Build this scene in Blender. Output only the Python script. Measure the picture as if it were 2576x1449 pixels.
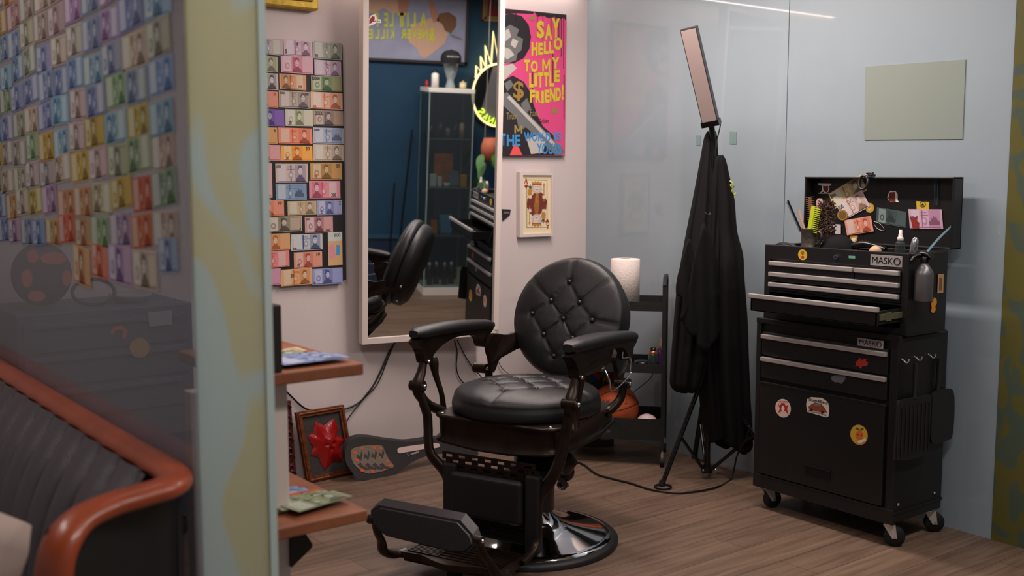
import bpy, bmesh, math, random
from mathutils import Vector, Matrix, Euler
random.seed(7)
for o in list(bpy.data.objects): bpy.data.objects.remove(o)
SC = bpy.context.scene
COL = SC.collection
# ------------------------------------------------------------------ camera
FPX, HC, YAW, PIT = 2720.0, 1.38, math.radians(52.6), math.radians(6.0)
_c, _s = math.cos(YAW), math.sin(YAW)
RT = Vector((_s, -_c, 0)); FH = Vector((_c, _s, 0))
FW = FH*math.cos(PIT) + Vector((0, 0, -math.sin(PIT))); UP = RT.cross(FW); O = Vector((0, 0, HC))
cd = bpy.data.cameras.new('camera'); cam = bpy.data.objects.new('camera', cd); COL.objects.link(cam)
cd.sensor_width = 36; cd.lens = 36*FPX/2576
m = Matrix((RT, UP, -FW)).transposed().to_4x4(); m.translation = O; cam.matrix_world = m
cd.clip_start = .05
cd.dof.use_dof = True; cd.dof.focus_distance = 4.35; cd.dof.aperture_fstop = 2.6
SC.camera = cam
# ------------------------------------------------------------------ world, exposure, lights
SC.view_settings.view_transform = 'Standard'; SC.view_settings.look = 'None'
SC.view_settings.gamma = 1; SC.view_settings.exposure = -0.2
w = bpy.data.worlds.new('world'); SC.world = w; w.use_nodes = True
w.node_tree.nodes['Background'].inputs[0].default_value = (.8, .84, .9, 1)
w.node_tree.nodes['Background'].inputs[1].default_value = .22
def area(name, loc, sx, sy, power, col, rot=(0, 0, 0), spread=180):
    l = bpy.data.lights.new(name, 'AREA'); l.shape = 'RECTANGLE'; l.size = sx; l.size_y = sy; l.energy = power; l.color = col
    l.spread = math.radians(spread)
    o = bpy.data.objects.new(name, l); COL.objects.link(o); o.location = loc; o.rotation_euler = rot; return o
WARM = (1, .86, .80); NEU = (1, .93, .88)
area('booth_strip_light', (3.05, 3.10, 2.44), .10, 1.5, 50, WARM)
area('wall_strip_light', (2.82, 4.34, 2.372), 1.96, .03, 4.5, WARM)
area('corridor_light', (1.7, .9, 2.44), 1.6, .3, 27, NEU)
area('display_light', (3.4, 1.0, 2.44), 1.4, .1, 27, NEU)
area('lounge_light', (.0, 2.9, 2.44), .3, 1.2, 12, NEU)
area('added_fill_strip_light', (1.15, 2.85, 2.44), .08, 1.0, 18, WARM)  # added lamp, unseen, lightens the dim left part of the booth
# ------------------------------------------------------------------ geometry helpers
def ray(px, py): return FW + RT*((px-1288)/FPX) + UP*((724.5-py)/FPX)
def P(px, py, ax, k):                      # the point of the plane axis = k seen at a pixel of the photograph
    d = ray(px, py); return O + d*((k-O[ax])/d[ax])
MPS, MTA = math.radians(-10.4), math.radians(-2.95)
MN = Vector((math.sin(MPS)*math.cos(MTA), -math.cos(MPS)*math.cos(MTA), math.sin(MTA))); MC = Vector((2.83, 4.222, 1.3))
def MH(px, py): d = ray(px, py); return O + d*(((MC-O).dot(MN))/d.dot(MN))
def M(px, py, ax, k):                      # the same through the hanging mirror
    d = ray(px, py); h = MH(px, py); r = d - 2*d.dot(MN)*MN; return h + r*((k-h[ax])/r[ax])
V3 = Vector
def lin(c): return tuple((x/255/12.92 if x <= 10 else ((x/255+.055)/1.055)**2.4) for x in c)
MATS = {}
def mat(name, c, rough=.5, metal=0, bump=0, bs=60, coat=0, var=0, vs=8, emit=None, es=0, alpha=1, trans=0, ior=1.45, spec=.5, sheen=0):
    if name in MATS: return MATS[name]
    mt = bpy.data.materials.new(name); mt.use_nodes = True; nt = mt.node_tree; b = nt.nodes['Principled BSDF']
    c = lin(c); b.inputs['Base Color'].default_value = (*c, 1); b.inputs['Roughness'].default_value = rough
    b.inputs['Metallic'].default_value = metal; b.inputs['Coat Weight'].default_value = coat; b.inputs['Coat Roughness'].default_value = .08
    b.inputs['IOR'].default_value = ior; b.inputs['Transmission Weight'].default_value = trans; b.inputs['Alpha'].default_value = alpha
    b.inputs['Specular IOR Level'].default_value = spec
    if sheen: b.inputs['Sheen Weight'].default_value = sheen
    if emit: b.inputs['Emission Color'].default_value = (*lin(emit), 1); b.inputs['Emission Strength'].default_value = es
    tc = nt.nodes.new('ShaderNodeTexCoord')
    if var:
        n = nt.nodes.new('ShaderNodeTexNoise'); n.inputs['Scale'].default_value = vs; n.inputs['Detail'].default_value = 5
        nt.links.new(tc.outputs['Object'], n.inputs['Vector'])
        r = nt.nodes.new('ShaderNodeValToRGB'); e = r.color_ramp.elements
        e[0].position = .3; e[1].position = .7; e[0].color = (*[x*(1-var) for x in c], 1); e[1].color = (*[min(1, x*(1+var)) for x in c], 1)
        nt.links.new(n.outputs['Fac'], r.inputs['Fac']); nt.links.new(r.outputs['Color'], b.inputs['Base Color'])
    if bump:
        n = nt.nodes.new('ShaderNodeTexNoise'); n.inputs['Scale'].default_value = bs; n.inputs['Detail'].default_value = 4
        nt.links.new(tc.outputs['Object'], n.inputs['Vector'])
        bp = nt.nodes.new('ShaderNodeBump'); bp.inputs['Strength'].default_value = bump; bp.inputs['Distance'].default_value = .004
        nt.links.new(n.outputs['Fac'], bp.inputs['Height']); nt.links.new(bp.outputs['Normal'], b.inputs['Normal'])
    MATS[name] = mt; return mt
def flat(c, rough=.7, coat=0, var=.0):     # printed or painted colour
    c = tuple(int(round(x/6)*6) for x in c); k = 'print_%d_%d_%d_%d%d' % (*c, int(rough*10), int(coat*10))
    return mat(k, c, rough, coat=coat, var=var or .10, vs=240)
class MB:
    def __init__(s): s.v = []; s.f = []; s.m = []; s.sm = []; s.mats = []
    def add(s, vs, fs, mt, smooth=False):
        if mt not in s.mats: s.mats.append(mt)
        i = s.mats.index(mt); n = len(s.v); s.v += [V3(v) for v in vs]
        for f in fs: s.f.append([n+k for k in f]); s.m.append(i); s.sm.append(smooth)
        return s
    def bm(s, b, mt, M_=None, smooth=False):
        b.verts.index_update(); vs = [(M_ @ v.co) if M_ else v.co.copy() for v in b.verts]
        s.add(vs, [[v.index for v in f.verts] for f in b.faces], mt, smooth); b.free(); return s
    def box(s, lo, hi, mt, bev=0, M_=None, seg=2):
        lo, hi = V3([min(a, b) for a, b in zip(lo, hi)]), V3([max(a, b) for a, b in zip(lo, hi)])
        b = bmesh.new(); bmesh.ops.create_cube(b, size=1)
        for v in b.verts: v.co = V3([(lo[i]+hi[i])/2 + v.co[i]*(hi[i]-lo[i]) for i in range(3)])
        if bev: bmesh.ops.bevel(b, geom=list(b.edges), offset=bev, segments=seg, profile=.5, affect='EDGES')
        return s.bm(b, mt, M_, False)
    def tube(s, path, r, mt, n=10, cap=True, flatk=1.0, up=V3((0, 0, 1)), closed=False, smooth=True):
        path = [V3(p) for p in path]; L = len(path); rs = r if isinstance(r, (list, tuple)) else [r]*L
        vs = []; pu = None
        for i, p in enumerate(path):
            a = path[(i-1) % L] if (i or closed) else p; c = path[(i+1) % L] if (i < L-1 or closed) else p
            t = (c-a); t = t.normalized() if t.length else V3((0, 0, 1))
            if pu is None:
                u = up if abs(t.dot(up)) < .95 else V3((1, 0, 0)); u = (u - t*u.dot(t)).normalized()
            else:
                u = pu - t*pu.dot(t); u = u.normalized() if u.length > 1e-6 else pu
            pu = u; w_ = t.cross(u)
            for k in range(n):
                q = 2*math.pi*k/n; vs.append(p + u*(math.cos(q)*rs[i]*flatk) + w_*(math.sin(q)*rs[i]))
        fs = [[i*n+k, i*n+(k+1) % n, (i+1)*n+(k+1) % n, (i+1)*n+k] for i in range(L-1) for k in range(n)]
        if closed: fs += [[(L-1)*n+k, (L-1)*n+(k+1) % n, (k+1) % n, k] for k in range(n)]
        s.add(vs, fs, mt, smooth)
        if cap and not closed: s.add(vs[:n], [list(range(n))[::-1]], mt); s.add(vs[-n:], [list(range(n))], mt)
        return s
    def cyl(s, a, b, r, mt, r2=None, n=20): return s.tube([a, b], [r, r if r2 is None else r2], mt, n)
    def lathe(s, prof, o, mt, n=36, ax=V3((0, 0, 1)), smooth=True, a0=0, a1=2*math.pi):
        o = V3(o); ax = V3(ax).normalized(); u = ax.orthogonal().normalized(); w_ = ax.cross(u); full = abs(a1-a0-2*math.pi) < 1e-4; N = n if full else n+1
        vs = [o + ax*z + (u*math.cos(a0+(a1-a0)*k/n) + w_*math.sin(a0+(a1-a0)*k/n))*max(r, 1e-4) for r, z in prof for k in range(N)]
        L = len(prof)
        return s.add(vs, [[i*N+k, i*N+(k+1) % N, (i+1)*N+(k+1) % N, (i+1)*N+k] for i in range(L-1) for k in range(n)], mt, smooth)
    def poly(s, pts, mt): return s.add(pts, [list(range(len(pts)))], mt)
    def slab(s, pts, d, mt):               # closed outline pushed by the vector d
        n = len(pts); a = [V3(p) for p in pts]; d = V3(d); b = [p+d for p in a]
        return s.add(a+b, [list(range(n)), list(range(2*n-1, n-1, -1))] + [[i, i+n, (i+1) % n+n, (i+1) % n] for i in range(n)], mt)
    def ball(s, c, r, mt, sc=(1, 1, 1), n=20, M_=None):
        b = bmesh.new(); bmesh.ops.create_uvsphere(b, u_segments=n, v_segments=max(6, n//2), radius=r)
        for v in b.verts: v.co = V3([v.co[i]*sc[i] for i in range(3)])
        T = Matrix.Translation(V3(c))
        return s.bm(b, mt, T @ (M_ or Matrix.Identity(4)), True)
    def text(s, txt, bl, U, V, mt, bold=.0):  # writing fitted into the parallelogram bl, bl+U, bl+V
        vs, fs = glyphs(txt, bold); bl, U, V = V3(bl), V3(U), V3(V)
        return s.add([bl + U*x + V*y for x, y in vs], fs, mt)
    def build(s, name, parent=None, loc=None):
        me = bpy.data.meshes.new(name)
        if parent is not None: inv = FR[parent.name].inverted()
        else: inv = Matrix.Translation(-V3(loc or (0, 0, 0)))
        me.from_pydata([inv @ v for v in s.v], [], s.f)
        for mt in s.mats: me.materials.append(mt)
        me.polygons.foreach_set('material_index', s.m); me.polygons.foreach_set('use_smooth', s.sm)
        b = bmesh.new(); b.from_mesh(me); bmesh.ops.recalc_face_normals(b, faces=b.faces); b.to_mesh(me); b.free(); me.update()
        o = bpy.data.objects.new(name, me); COL.objects.link(o)
        if parent is not None: o.parent = parent; FR[o.name] = FR[parent.name]
        else: o.location = loc or (0, 0, 0); FR[o.name] = Matrix.Translation(o.location)
        return o
FR = {}; GL = {}
def glyphs(txt, bold):
    k = (txt, bold)
    if 'M' in txt and bold: bold = 0             # the font's M folds over when widened
    if k == ('M', k[1]) and k[1] and k not in GL:
        GL[k] = ([(0, 0), (.2, 0), (.2, .62), (.42, .2), (.58, .2), (.8, .62), (.8, 0), (1, 0), (1, 1), (.82, 1), (.5, .42), (.18, 1), (0, 1)], [list(range(13))])
    if k not in GL:
        cu = bpy.data.curves.new('t', 'FONT'); cu.body = txt; cu.resolution_u = 3; cu.offset = bold; cu.fill_mode = 'FRONT'
        ob = bpy.data.objects.new('t', cu); COL.objects.link(ob)
        me = bpy.data.meshes.new_from_object(ob.evaluated_get(bpy.context.evaluated_depsgraph_get()))
        vs = [(v.co.x, v.co.y) for v in me.vertices]; fs = [list(p.vertices) for p in me.polygons]
        bpy.data.objects.remove(ob); bpy.data.curves.remove(cu); bpy.data.meshes.remove(me)
        x0, x1 = min(v[0] for v in vs), max(v[0] for v in vs); y0, y1 = min(v[1] for v in vs), max(v[1] for v in vs)
        GL[k] = ([((x-x0)/(x1-x0), (y-y0)/(y1-y0)) for x, y in vs], fs)
    return GL[k]
def tag(o, label, cat, group=None):
    o['label'] = label; o['category'] = cat
    if group: o['group'] = group
    return o
def thing(name, label, cat, loc, rz=0, group=None):
    o = bpy.data.objects.new(name, None); COL.objects.link(o); o.location = loc; o.rotation_euler = (0, 0, rz); o.empty_display_size = .1
    FR[o.name] = Matrix.Translation(V3(loc)) @ Matrix.Rotation(rz, 4, 'Z'); return tag(o, label, cat, group)
def one(mb, name, label, cat, loc=None, group=None):
    if loc is None:
        lo = [min(v[i] for v in mb.v) for i in range(3)]; hi = [max(v[i] for v in mb.v) for i in range(3)]
        loc = ((lo[0]+hi[0])/2, (lo[1]+hi[1])/2, lo[2])
    return tag(mb.build(name, None, loc), label, cat, group)
def struct(mb, name): o = mb.build(name, None, (0, 0, 0)); o['kind'] = 'structure'; return o
def catmull(pts, n=8, closed=False):
    pts = [V3(p) for p in pts]; out = []; L = len(pts)
    for i in range(L if closed else L-1):
        g = (lambda k: pts[k % L]) if closed else (lambda k: pts[min(max(k, 0), L-1)])
        a, b, c, d = g(i-1), g(i), g(i+1), g(i+2)
        for j in range(n):
            t = j/n; out.append(.5*((2*b)+(-a+c)*t+(2*a-5*b+4*c-d)*t*t+(-a+3*b-3*c+d)*t**3))
    if not closed: out.append(pts[-1])
    return out
def circ(c, U, V, n=24): return [V3(c) + V3(U)*math.cos(2*math.pi*k/n) + V3(V)*math.sin(2*math.pi*k/n) for k in range(n)]

# ------------------------------------------------------------------ materials
black_metal = mat('black_powder_coat', (26, 25, 26), .45, bump=.15, bs=400)
black_gloss = mat('black_gloss', (14, 13, 14), .25)
antique = mat('antique_dark_bronze', (44, 33, 27), .36, metal=.6, var=.35, vs=14, bump=.05, bs=90)
leather = mat('black_leather', (29, 27, 29), .36, bump=.25, bs=520, spec=.45)
chrome = mat('chrome', (215, 215, 220), .06, metal=1)
steel = mat('brushed_aluminium', (200, 192, 188), .32, metal=.55)
rubber = mat('black_rubber', (16, 16, 16), .7)
white_pl = mat('white_plastic', (225, 215, 208), .4)
white_wood = mat('white_lacquer', (214, 200, 192), .45)
black_cloth = mat('black_cape_fabric', (17, 15, 16), .85, bump=.3, bs=300, spec=.25)
cable_m = mat('black_cable', (14, 13, 14), .45)
cream = mat('cream_paper', (226, 208, 180), .7)

def nodes(mt): return mt.node_tree.nodes, mt.node_tree.links, mt.node_tree.nodes['Principled BSDF']
def wood_floor():
    mt = mat('wood_plank_floor', (122, 96, 78), .5); N, L, b = nodes(mt)
    tc = N.new('ShaderNodeTexCoord'); br = N.new('ShaderNodeTexBrick'); L.new(tc.outputs['Object'], br.inputs['Vector'])
    br.inputs['Scale'].default_value = 1; br.inputs['Brick Width'].default_value = 1.22; br.inputs['Row Height'].default_value = .16
    br.inputs['Mortar Size'].default_value = .0012; br.inputs['Color1'].default_value = (*lin((122, 100, 84)), 1)
    br.inputs['Color2'].default_value = (*lin((108, 88, 74)), 1); br.inputs['Mortar'].default_value = (*lin((60, 44, 34)), 1)
    mp = N.new('ShaderNodeMapping'); mp.inputs['Scale'].default_value = (1.6, 22, 1); L.new(tc.outputs['Object'], mp.inputs['Vector'])
    n = N.new('ShaderNodeTexNoise'); n.inputs['Scale'].default_value = 1.6; n.inputs['Detail'].default_value = 7; n.inputs['Distortion'].default_value = .7
    L.new(mp.outputs[0], n.inputs['Vector'])
    r = N.new('ShaderNodeValToRGB'); r.color_ramp.elements[0].position = .36; r.color_ramp.elements[1].position = .66
    r.color_ramp.elements[0].color = (.66, .62, .59, 1); r.color_ramp.elements[1].color = (1.05, 1.03, 1.01, 1); L.new(n.outputs['Fac'], r.inputs['Fac'])
    mx = N.new('ShaderNodeMix'); mx.data_type = 'RGBA'; mx.blend_type = 'MULTIPLY'; mx.inputs[0].default_value = 1
    L.new(br.outputs['Color'], mx.inputs[6]); L.new(r.outputs['Color'], mx.inputs[7]); L.new(mx.outputs[2], b.inputs['Base Color'])
    bp = N.new('ShaderNodeBump'); bp.inputs['Strength'].default_value = .15; bp.inputs['Distance'].default_value = .002
    L.new(n.outputs['Fac'], bp.inputs['Height']); L.new(bp.outputs[0], b.inputs['Normal']); return mt
def pattern_glass(name, base, leaf, thr, scale, rough=.45, dist=1.2):   # frosted film printed with large yellow leaf shapes
    mt = mat(name, base, rough, coat=.25); N, L, b = nodes(mt)
    tc = N.new('ShaderNodeTexCoord'); mp = N.new('ShaderNodeMapping'); mp.inputs['Rotation'].default_value = (.5, .4, .7); mp.inputs['Scale'].default_value = (1, 1, .75)
    L.new(tc.outputs['Object'], mp.inputs['Vector'])
    n = N.new('ShaderNodeTexNoise'); n.inputs['Scale'].default_value = scale; n.inputs['Detail'].default_value = .6; n.inputs['Distortion'].default_value = dist
    L.new(mp.outputs[0], n.inputs['Vector']); r = N.new('ShaderNodeValToRGB'); e = r.color_ramp.elements
    e[0].position = thr; e[1].position = thr+.06; e[0].color = (*lin(base), 1); e[1].color = (*lin(leaf), 1)
    L.new(n.outputs['Fac'], r.inputs['Fac']); L.new(r.outputs['Color'], b.inputs['Base Color'])
    tr = N.new('ShaderNodeBsdfTranslucent'); L.new(r.outputs['Color'], tr.inputs[0]); mx = N.new('ShaderNodeMixShader'); mx.inputs[0].default_value = .5
    o = N['Material Output']; L.new(b.outputs[0], mx.inputs[1]); L.new(tr.outputs[0], mx.inputs[2]); L.new(mx.outputs[0], o.inputs[0]); return mt
def clear_glass(name, tint=(200, 205, 205), haze=.2, hz=(120, 118, 120)):
    mt = bpy.data.materials.new(name); mt.use_nodes = True; N, L = mt.node_tree.nodes, mt.node_tree.links; N.clear()
    o = N.new('ShaderNodeOutputMaterial'); t = N.new('ShaderNodeBsdfTransparent'); g = N.new('ShaderNodeBsdfGlossy'); d = N.new('ShaderNodeBsdfDiffuse')
    t.inputs[0].default_value = (*lin(tint), 1); g.inputs[1].default_value = .03; d.inputs[0].default_value = (*lin(hz), 1)
    f0 = N.new('ShaderNodeFresnel'); f0.inputs[0].default_value = 1.45; ge = N.new('ShaderNodeNewGeometry'); f = N.new('ShaderNodeMath'); f.operation = 'MULTIPLY'; sb = N.new('ShaderNodeMath'); sb.operation = 'SUBTRACT'; sb.inputs[0].default_value = 1
    L.new(ge.outputs['Backfacing'], sb.inputs[1]); L.new(f0.outputs[0], f.inputs[0]); L.new(sb.outputs[0], f.inputs[1])
    m1 = N.new('ShaderNodeMixShader'); m2 = N.new('ShaderNodeMixShader'); m1.inputs[0].default_value = haze
    L.new(t.outputs[0], m1.inputs[1]); L.new(d.outputs[0], m1.inputs[2]); L.new(f.outputs[0], m2.inputs[0]); L.new(m1.outputs[0], m2.inputs[1]); L.new(g.outputs[0], m2.inputs[2])
    L.new(m2.outputs[0], o.inputs[0]); MATS[name] = mt; return mt
wallpaint = mat('warm_white_plaster', (206, 192, 190), .8, bump=.08, bs=180)
frost = mat('frosted_glass_panel', (146, 159, 167), .42, coat=.9, var=.05, vs=1.3)
MATS['frosted_glass_panel'].node_tree.nodes['Principled BSDF'].inputs['Coat Roughness'].default_value = .03
mirror_m = mat('mirror_silver', (225, 228, 228), .012, metal=1)
thin_glass = clear_glass('thin_display_glass', (215, 222, 222), .07, (130, 134, 140))  # grey diffuse haze mixed in, standing for hazy reflections on the cabinet glass
XW, YW = 3.87, 4.404
# ------------------------------------------------------------------ the setting
struct(MB().box((-2.2, -1.2, -.05), (6.2, 5.2, 0), wood_floor()), 'floor')
struct(MB().box((-2.2, -.2, 2.5), (6.2, 4.6, 2.56), mat('ceiling_white', (200, 195, 190), .9)), 'ceiling')
struct(MB().box((-2.2, YW, 0), (XW+.02, YW+.12, 2.5), wallpaint), 'wall_back')
b = MB().box((XW, 3.080, 0), (XW+.012, YW, 2.5), frost); struct(b, 'wall_right')
b = MB().box((XW, 2.063, 0), (XW+.012, 3.076, 2.5), frost); struct(b, 'wall_right_near')
struct(MB().box((XW-.004, 1.62, 0), (XW+.008, 2.060, 2.5), pattern_glass('olive_film', (104, 118, 100), (128, 122, 66), .44, 9)), 'window_2')
struct(MB().box((.765, 1.995, 0), (.905, 2.007, 2.5), pattern_glass('pale_leaf_film', (202, 215, 213), (210, 208, 178), .48, 4.4)), 'window_1')
struct(MB().box((.905, 1.992, 0), (.921, 2.010, 2.5), mat('frosted_edge', (190, 206, 200), .5, coat=.2)), 'trim_1')
struct(MB().box((.757, 2.003, 0), (.763, YW-.002, 2.5), clear_glass('hazy_glass', (200, 204, 208), .32, (176, 168, 170))), 'window_3')
struct(MB().box((2.3, -.02, 0), (6.2, .06, 2.5), mat('teal_blue_paint', (20, 58, 84), .75, var=.06, vs=3)), 'wall_front')
struct(MB().box((2.3, .061, 0), (6.2, .078, .42), mat('dark_blue_dado', (14, 38, 62), .7)).box((2.3, .061, .42), (6.2, .088, .45), mat('blue_rail', (34, 70, 94), .6)), 'baseboard_front')
# faint things showing through the frosted partition
ghost = mat('sage_film', (134, 144, 136), .45, coat=.9); ghost2 = mat('teal_film', (118, 142, 140), .5, coat=.6)
a = [P(*p, 0, XW-.001) for p in ((2178, 168), (2430, 150), (2422, 350), (2175, 352))]
one(MB().slab(a, (-.003, 0, 0), ghost), 'translucent_sheet', 'large pale green rectangular sheet on the frosted partition above the tool chest', 'sheet')
for i, (x0, y0, x1, y1, lb) in enumerate(((1836, 331, 1853, 362, 'small pale teal rectangle on the frosted partition right of the light stand'), (1752, 340, 1762, 366, 'small pale teal rectangle half hidden left of the cape top'))):
    a = [P(*p, 0, XW-.001) for p in ((x0, y0), (x1, y0+1), (x1, y1), (x0, y1))]
    one(MB().slab(a, (-.002, 0, 0), ghost2), 'translucent_tag', lb, 'tag')
# ceiling lamps: housings above the area lights
def lamp(lo, hi, name, label):
    t = thing(name, label, 'lamp', ((lo[0]+hi[0])/2, (lo[1]+hi[1])/2, lo[2]))
    MB().box(lo, hi, white_pl, .004).build('housing', t)
    MB().box((lo[0]+.01, lo[1]+.01, lo[2]-.003), (hi[0]-.01, hi[1]-.01, lo[2]), mat('lamp_diffuser', (240, 236, 228), .5)).build('diffuser', t); return t
lamp((2.99, 2.34, 2.45), (3.11, 3.86, 2.5), 'linear_ceiling_lamp', 'white linear ceiling lamp over the barber chair')
lamp((1.09, 2.34, 2.45), (1.21, 3.36, 2.5), 'linear_ceiling_lamp', 'added unseen ceiling lamp that brightens the shelf unit side of the booth')  # housing of the added fill lamp
lamp((1.83, 4.315, 2.385), (3.81, 4.37, 2.42), 'linear_wall_lamp', 'slim white linear lamp along the top of the back wall')
lamp((.9, .74, 2.455), (2.5, 1.06, 2.5), 'ceiling_panel_lamp', 'wide white ceiling lamp in the corridor')
lamp((2.7, .94, 2.455), (4.1, 1.06, 2.5), 'display_ceiling_lamp', 'white linear ceiling lamp before the blue wall')
lamp((-.16, 2.29, 2.455), (.16, 3.51, 2.5), 'lounge_ceiling_lamp', 'white linear ceiling lamp over the sofa')

# ------------------------------------------------------------------ banknotes
def banknote(o, U, V, base, acc, side='r', nums=(), orient=1, th=.0008, rich=True, frame=False, seed=0, sitter=True, mb=None):
    """o = lower left corner, U/V = full width/height vectors"""
    o, U, V = V3(o), V3(U), V3(V); n = U.cross(V).normalized(); rn = random.Random(seed); mb = mb or MB()
    B = flat(base); A = flat(acc); D = flat([c*.55+b_*.2 for c, b_ in zip(acc, base)]); Lt = flat([min(255, c*.5+102) for c in base]); H = flat([a*.65+b*.35 for a, b in zip(base, acc)])
    def q(x, y, k=1): return o + U*x + V*y + n*(th+.00022*k)
    def rect(x0, y0, x1, y1, mt, k=1): mb.poly([q(x0, y0, k), q(x1, y0, k), q(x1, y1, k), q(x0, y1, k)], mt)
    mb.slab([o, o+U, o+U+V, o+V], n*th, B)
    if frame: rect(.03, .05, .97, .95, H, .3); rect(.055, .11, .945, .89, B, .6)
    px = {'r': .76, 'l': .24, 'c': .5}[side]
    wmx = .22 if side != 'l' else .78
    rect(wmx-.14, .06, wmx+.10, .94, Lt, 1)
    rect(px-.16, .04, px+.17, .96, H, 1.4)
    b0 = rn.uniform(.36, .46); rect(b0, .05, b0+.035, .95, A, 2)
    if rich:
        for k in range(3): y = .84-.075*k; rect(.36, y, .36+rn.uniform(.14, .24), y+.018, A, 3)
        c = q(.47 if side != 'c' else .2, .40, 3); mb.poly([c + U*(.075*math.cos(t*.785)) + V*(.2*math.sin(t*.785)) for t in range(8)], H)
        c = q(.47 if side != 'c' else .2, .40, 4); mb.poly([c + U*(.04*math.cos(t*.785)) + V*(.11*math.sin(t*.785)) for t in range(8)], Lt)
        rect(.05, .05, .95, .075, A, 3)
    if sitter:
        mb.poly([q(px+a, b, 3) for a, b in ((-.15, .05), (-.12, .22), (-.05, .33), (-.035, .45), (.04, .45), (.055, .33), (.13, .22), (.16, .05))], D)
        c = q(px, .62, 4); mb.poly([c + U*(.062*math.cos(t*.628)) + V*(.235*math.sin(t*.628)) for t in range(10)], Lt)
        mb.poly([q(px+a, b, 5) for a, b in ((-.064, .60), (-.072, .78), (-.04, .90), (.03, .91), (.068, .80), (.064, .62), (.045, .76), (-.03, .78))], D)
        if rich:
            for a in (-.026, .022): rect(px+a-.009, .635, px+a+.009, .66, D, 5)
            rect(px-.018, .50, px+.018, .52, D, 5)
    else:
        mb.poly([q(px+a, b, 3) for a, b in ((-.15, .2), (-.15, .4), (-.1, .4), (-.1, .62), (-.06, .5), (-.02, .72), (.02, .5), (.06, .66), (.1, .42), (.15, .42), (.15, .2))], D)
    for t, x0, y0, hgt, col in nums:
        wd = hgt*.26*len(t); mb.text(t, q(x0, y0, 6), U*wd, V*hgt, flat(col), .012)
    return mb
YB = YW-.024
board_top = [P(668, 97, 1, YB), P(862, 112, 1, YB), P(866, 404, 1, YB), P(862, 703, 1, YB), P(690, 718, 1, YB)]
bx0, bx1, bz0, bz1 = 1.70, P(862, 110, 1, YB).x, P(690, 716, 1, YB).z, P(862, 112, 1, YB).z
one(MB().box((bx0, YB+.001, bz0), (bx1, YW-.001, bz1), mat('black_board', (22, 20, 22), .6)), 'mounting_board', 'black board on the back wall behind the rows of banknotes', 'board')
K5 = lambda x, y: (660+x/4.527, 90+y/4.527); K6 = lambda x, y: (660+x/4.39, 400+y/4.39)
INK = (50, 44, 48)
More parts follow.
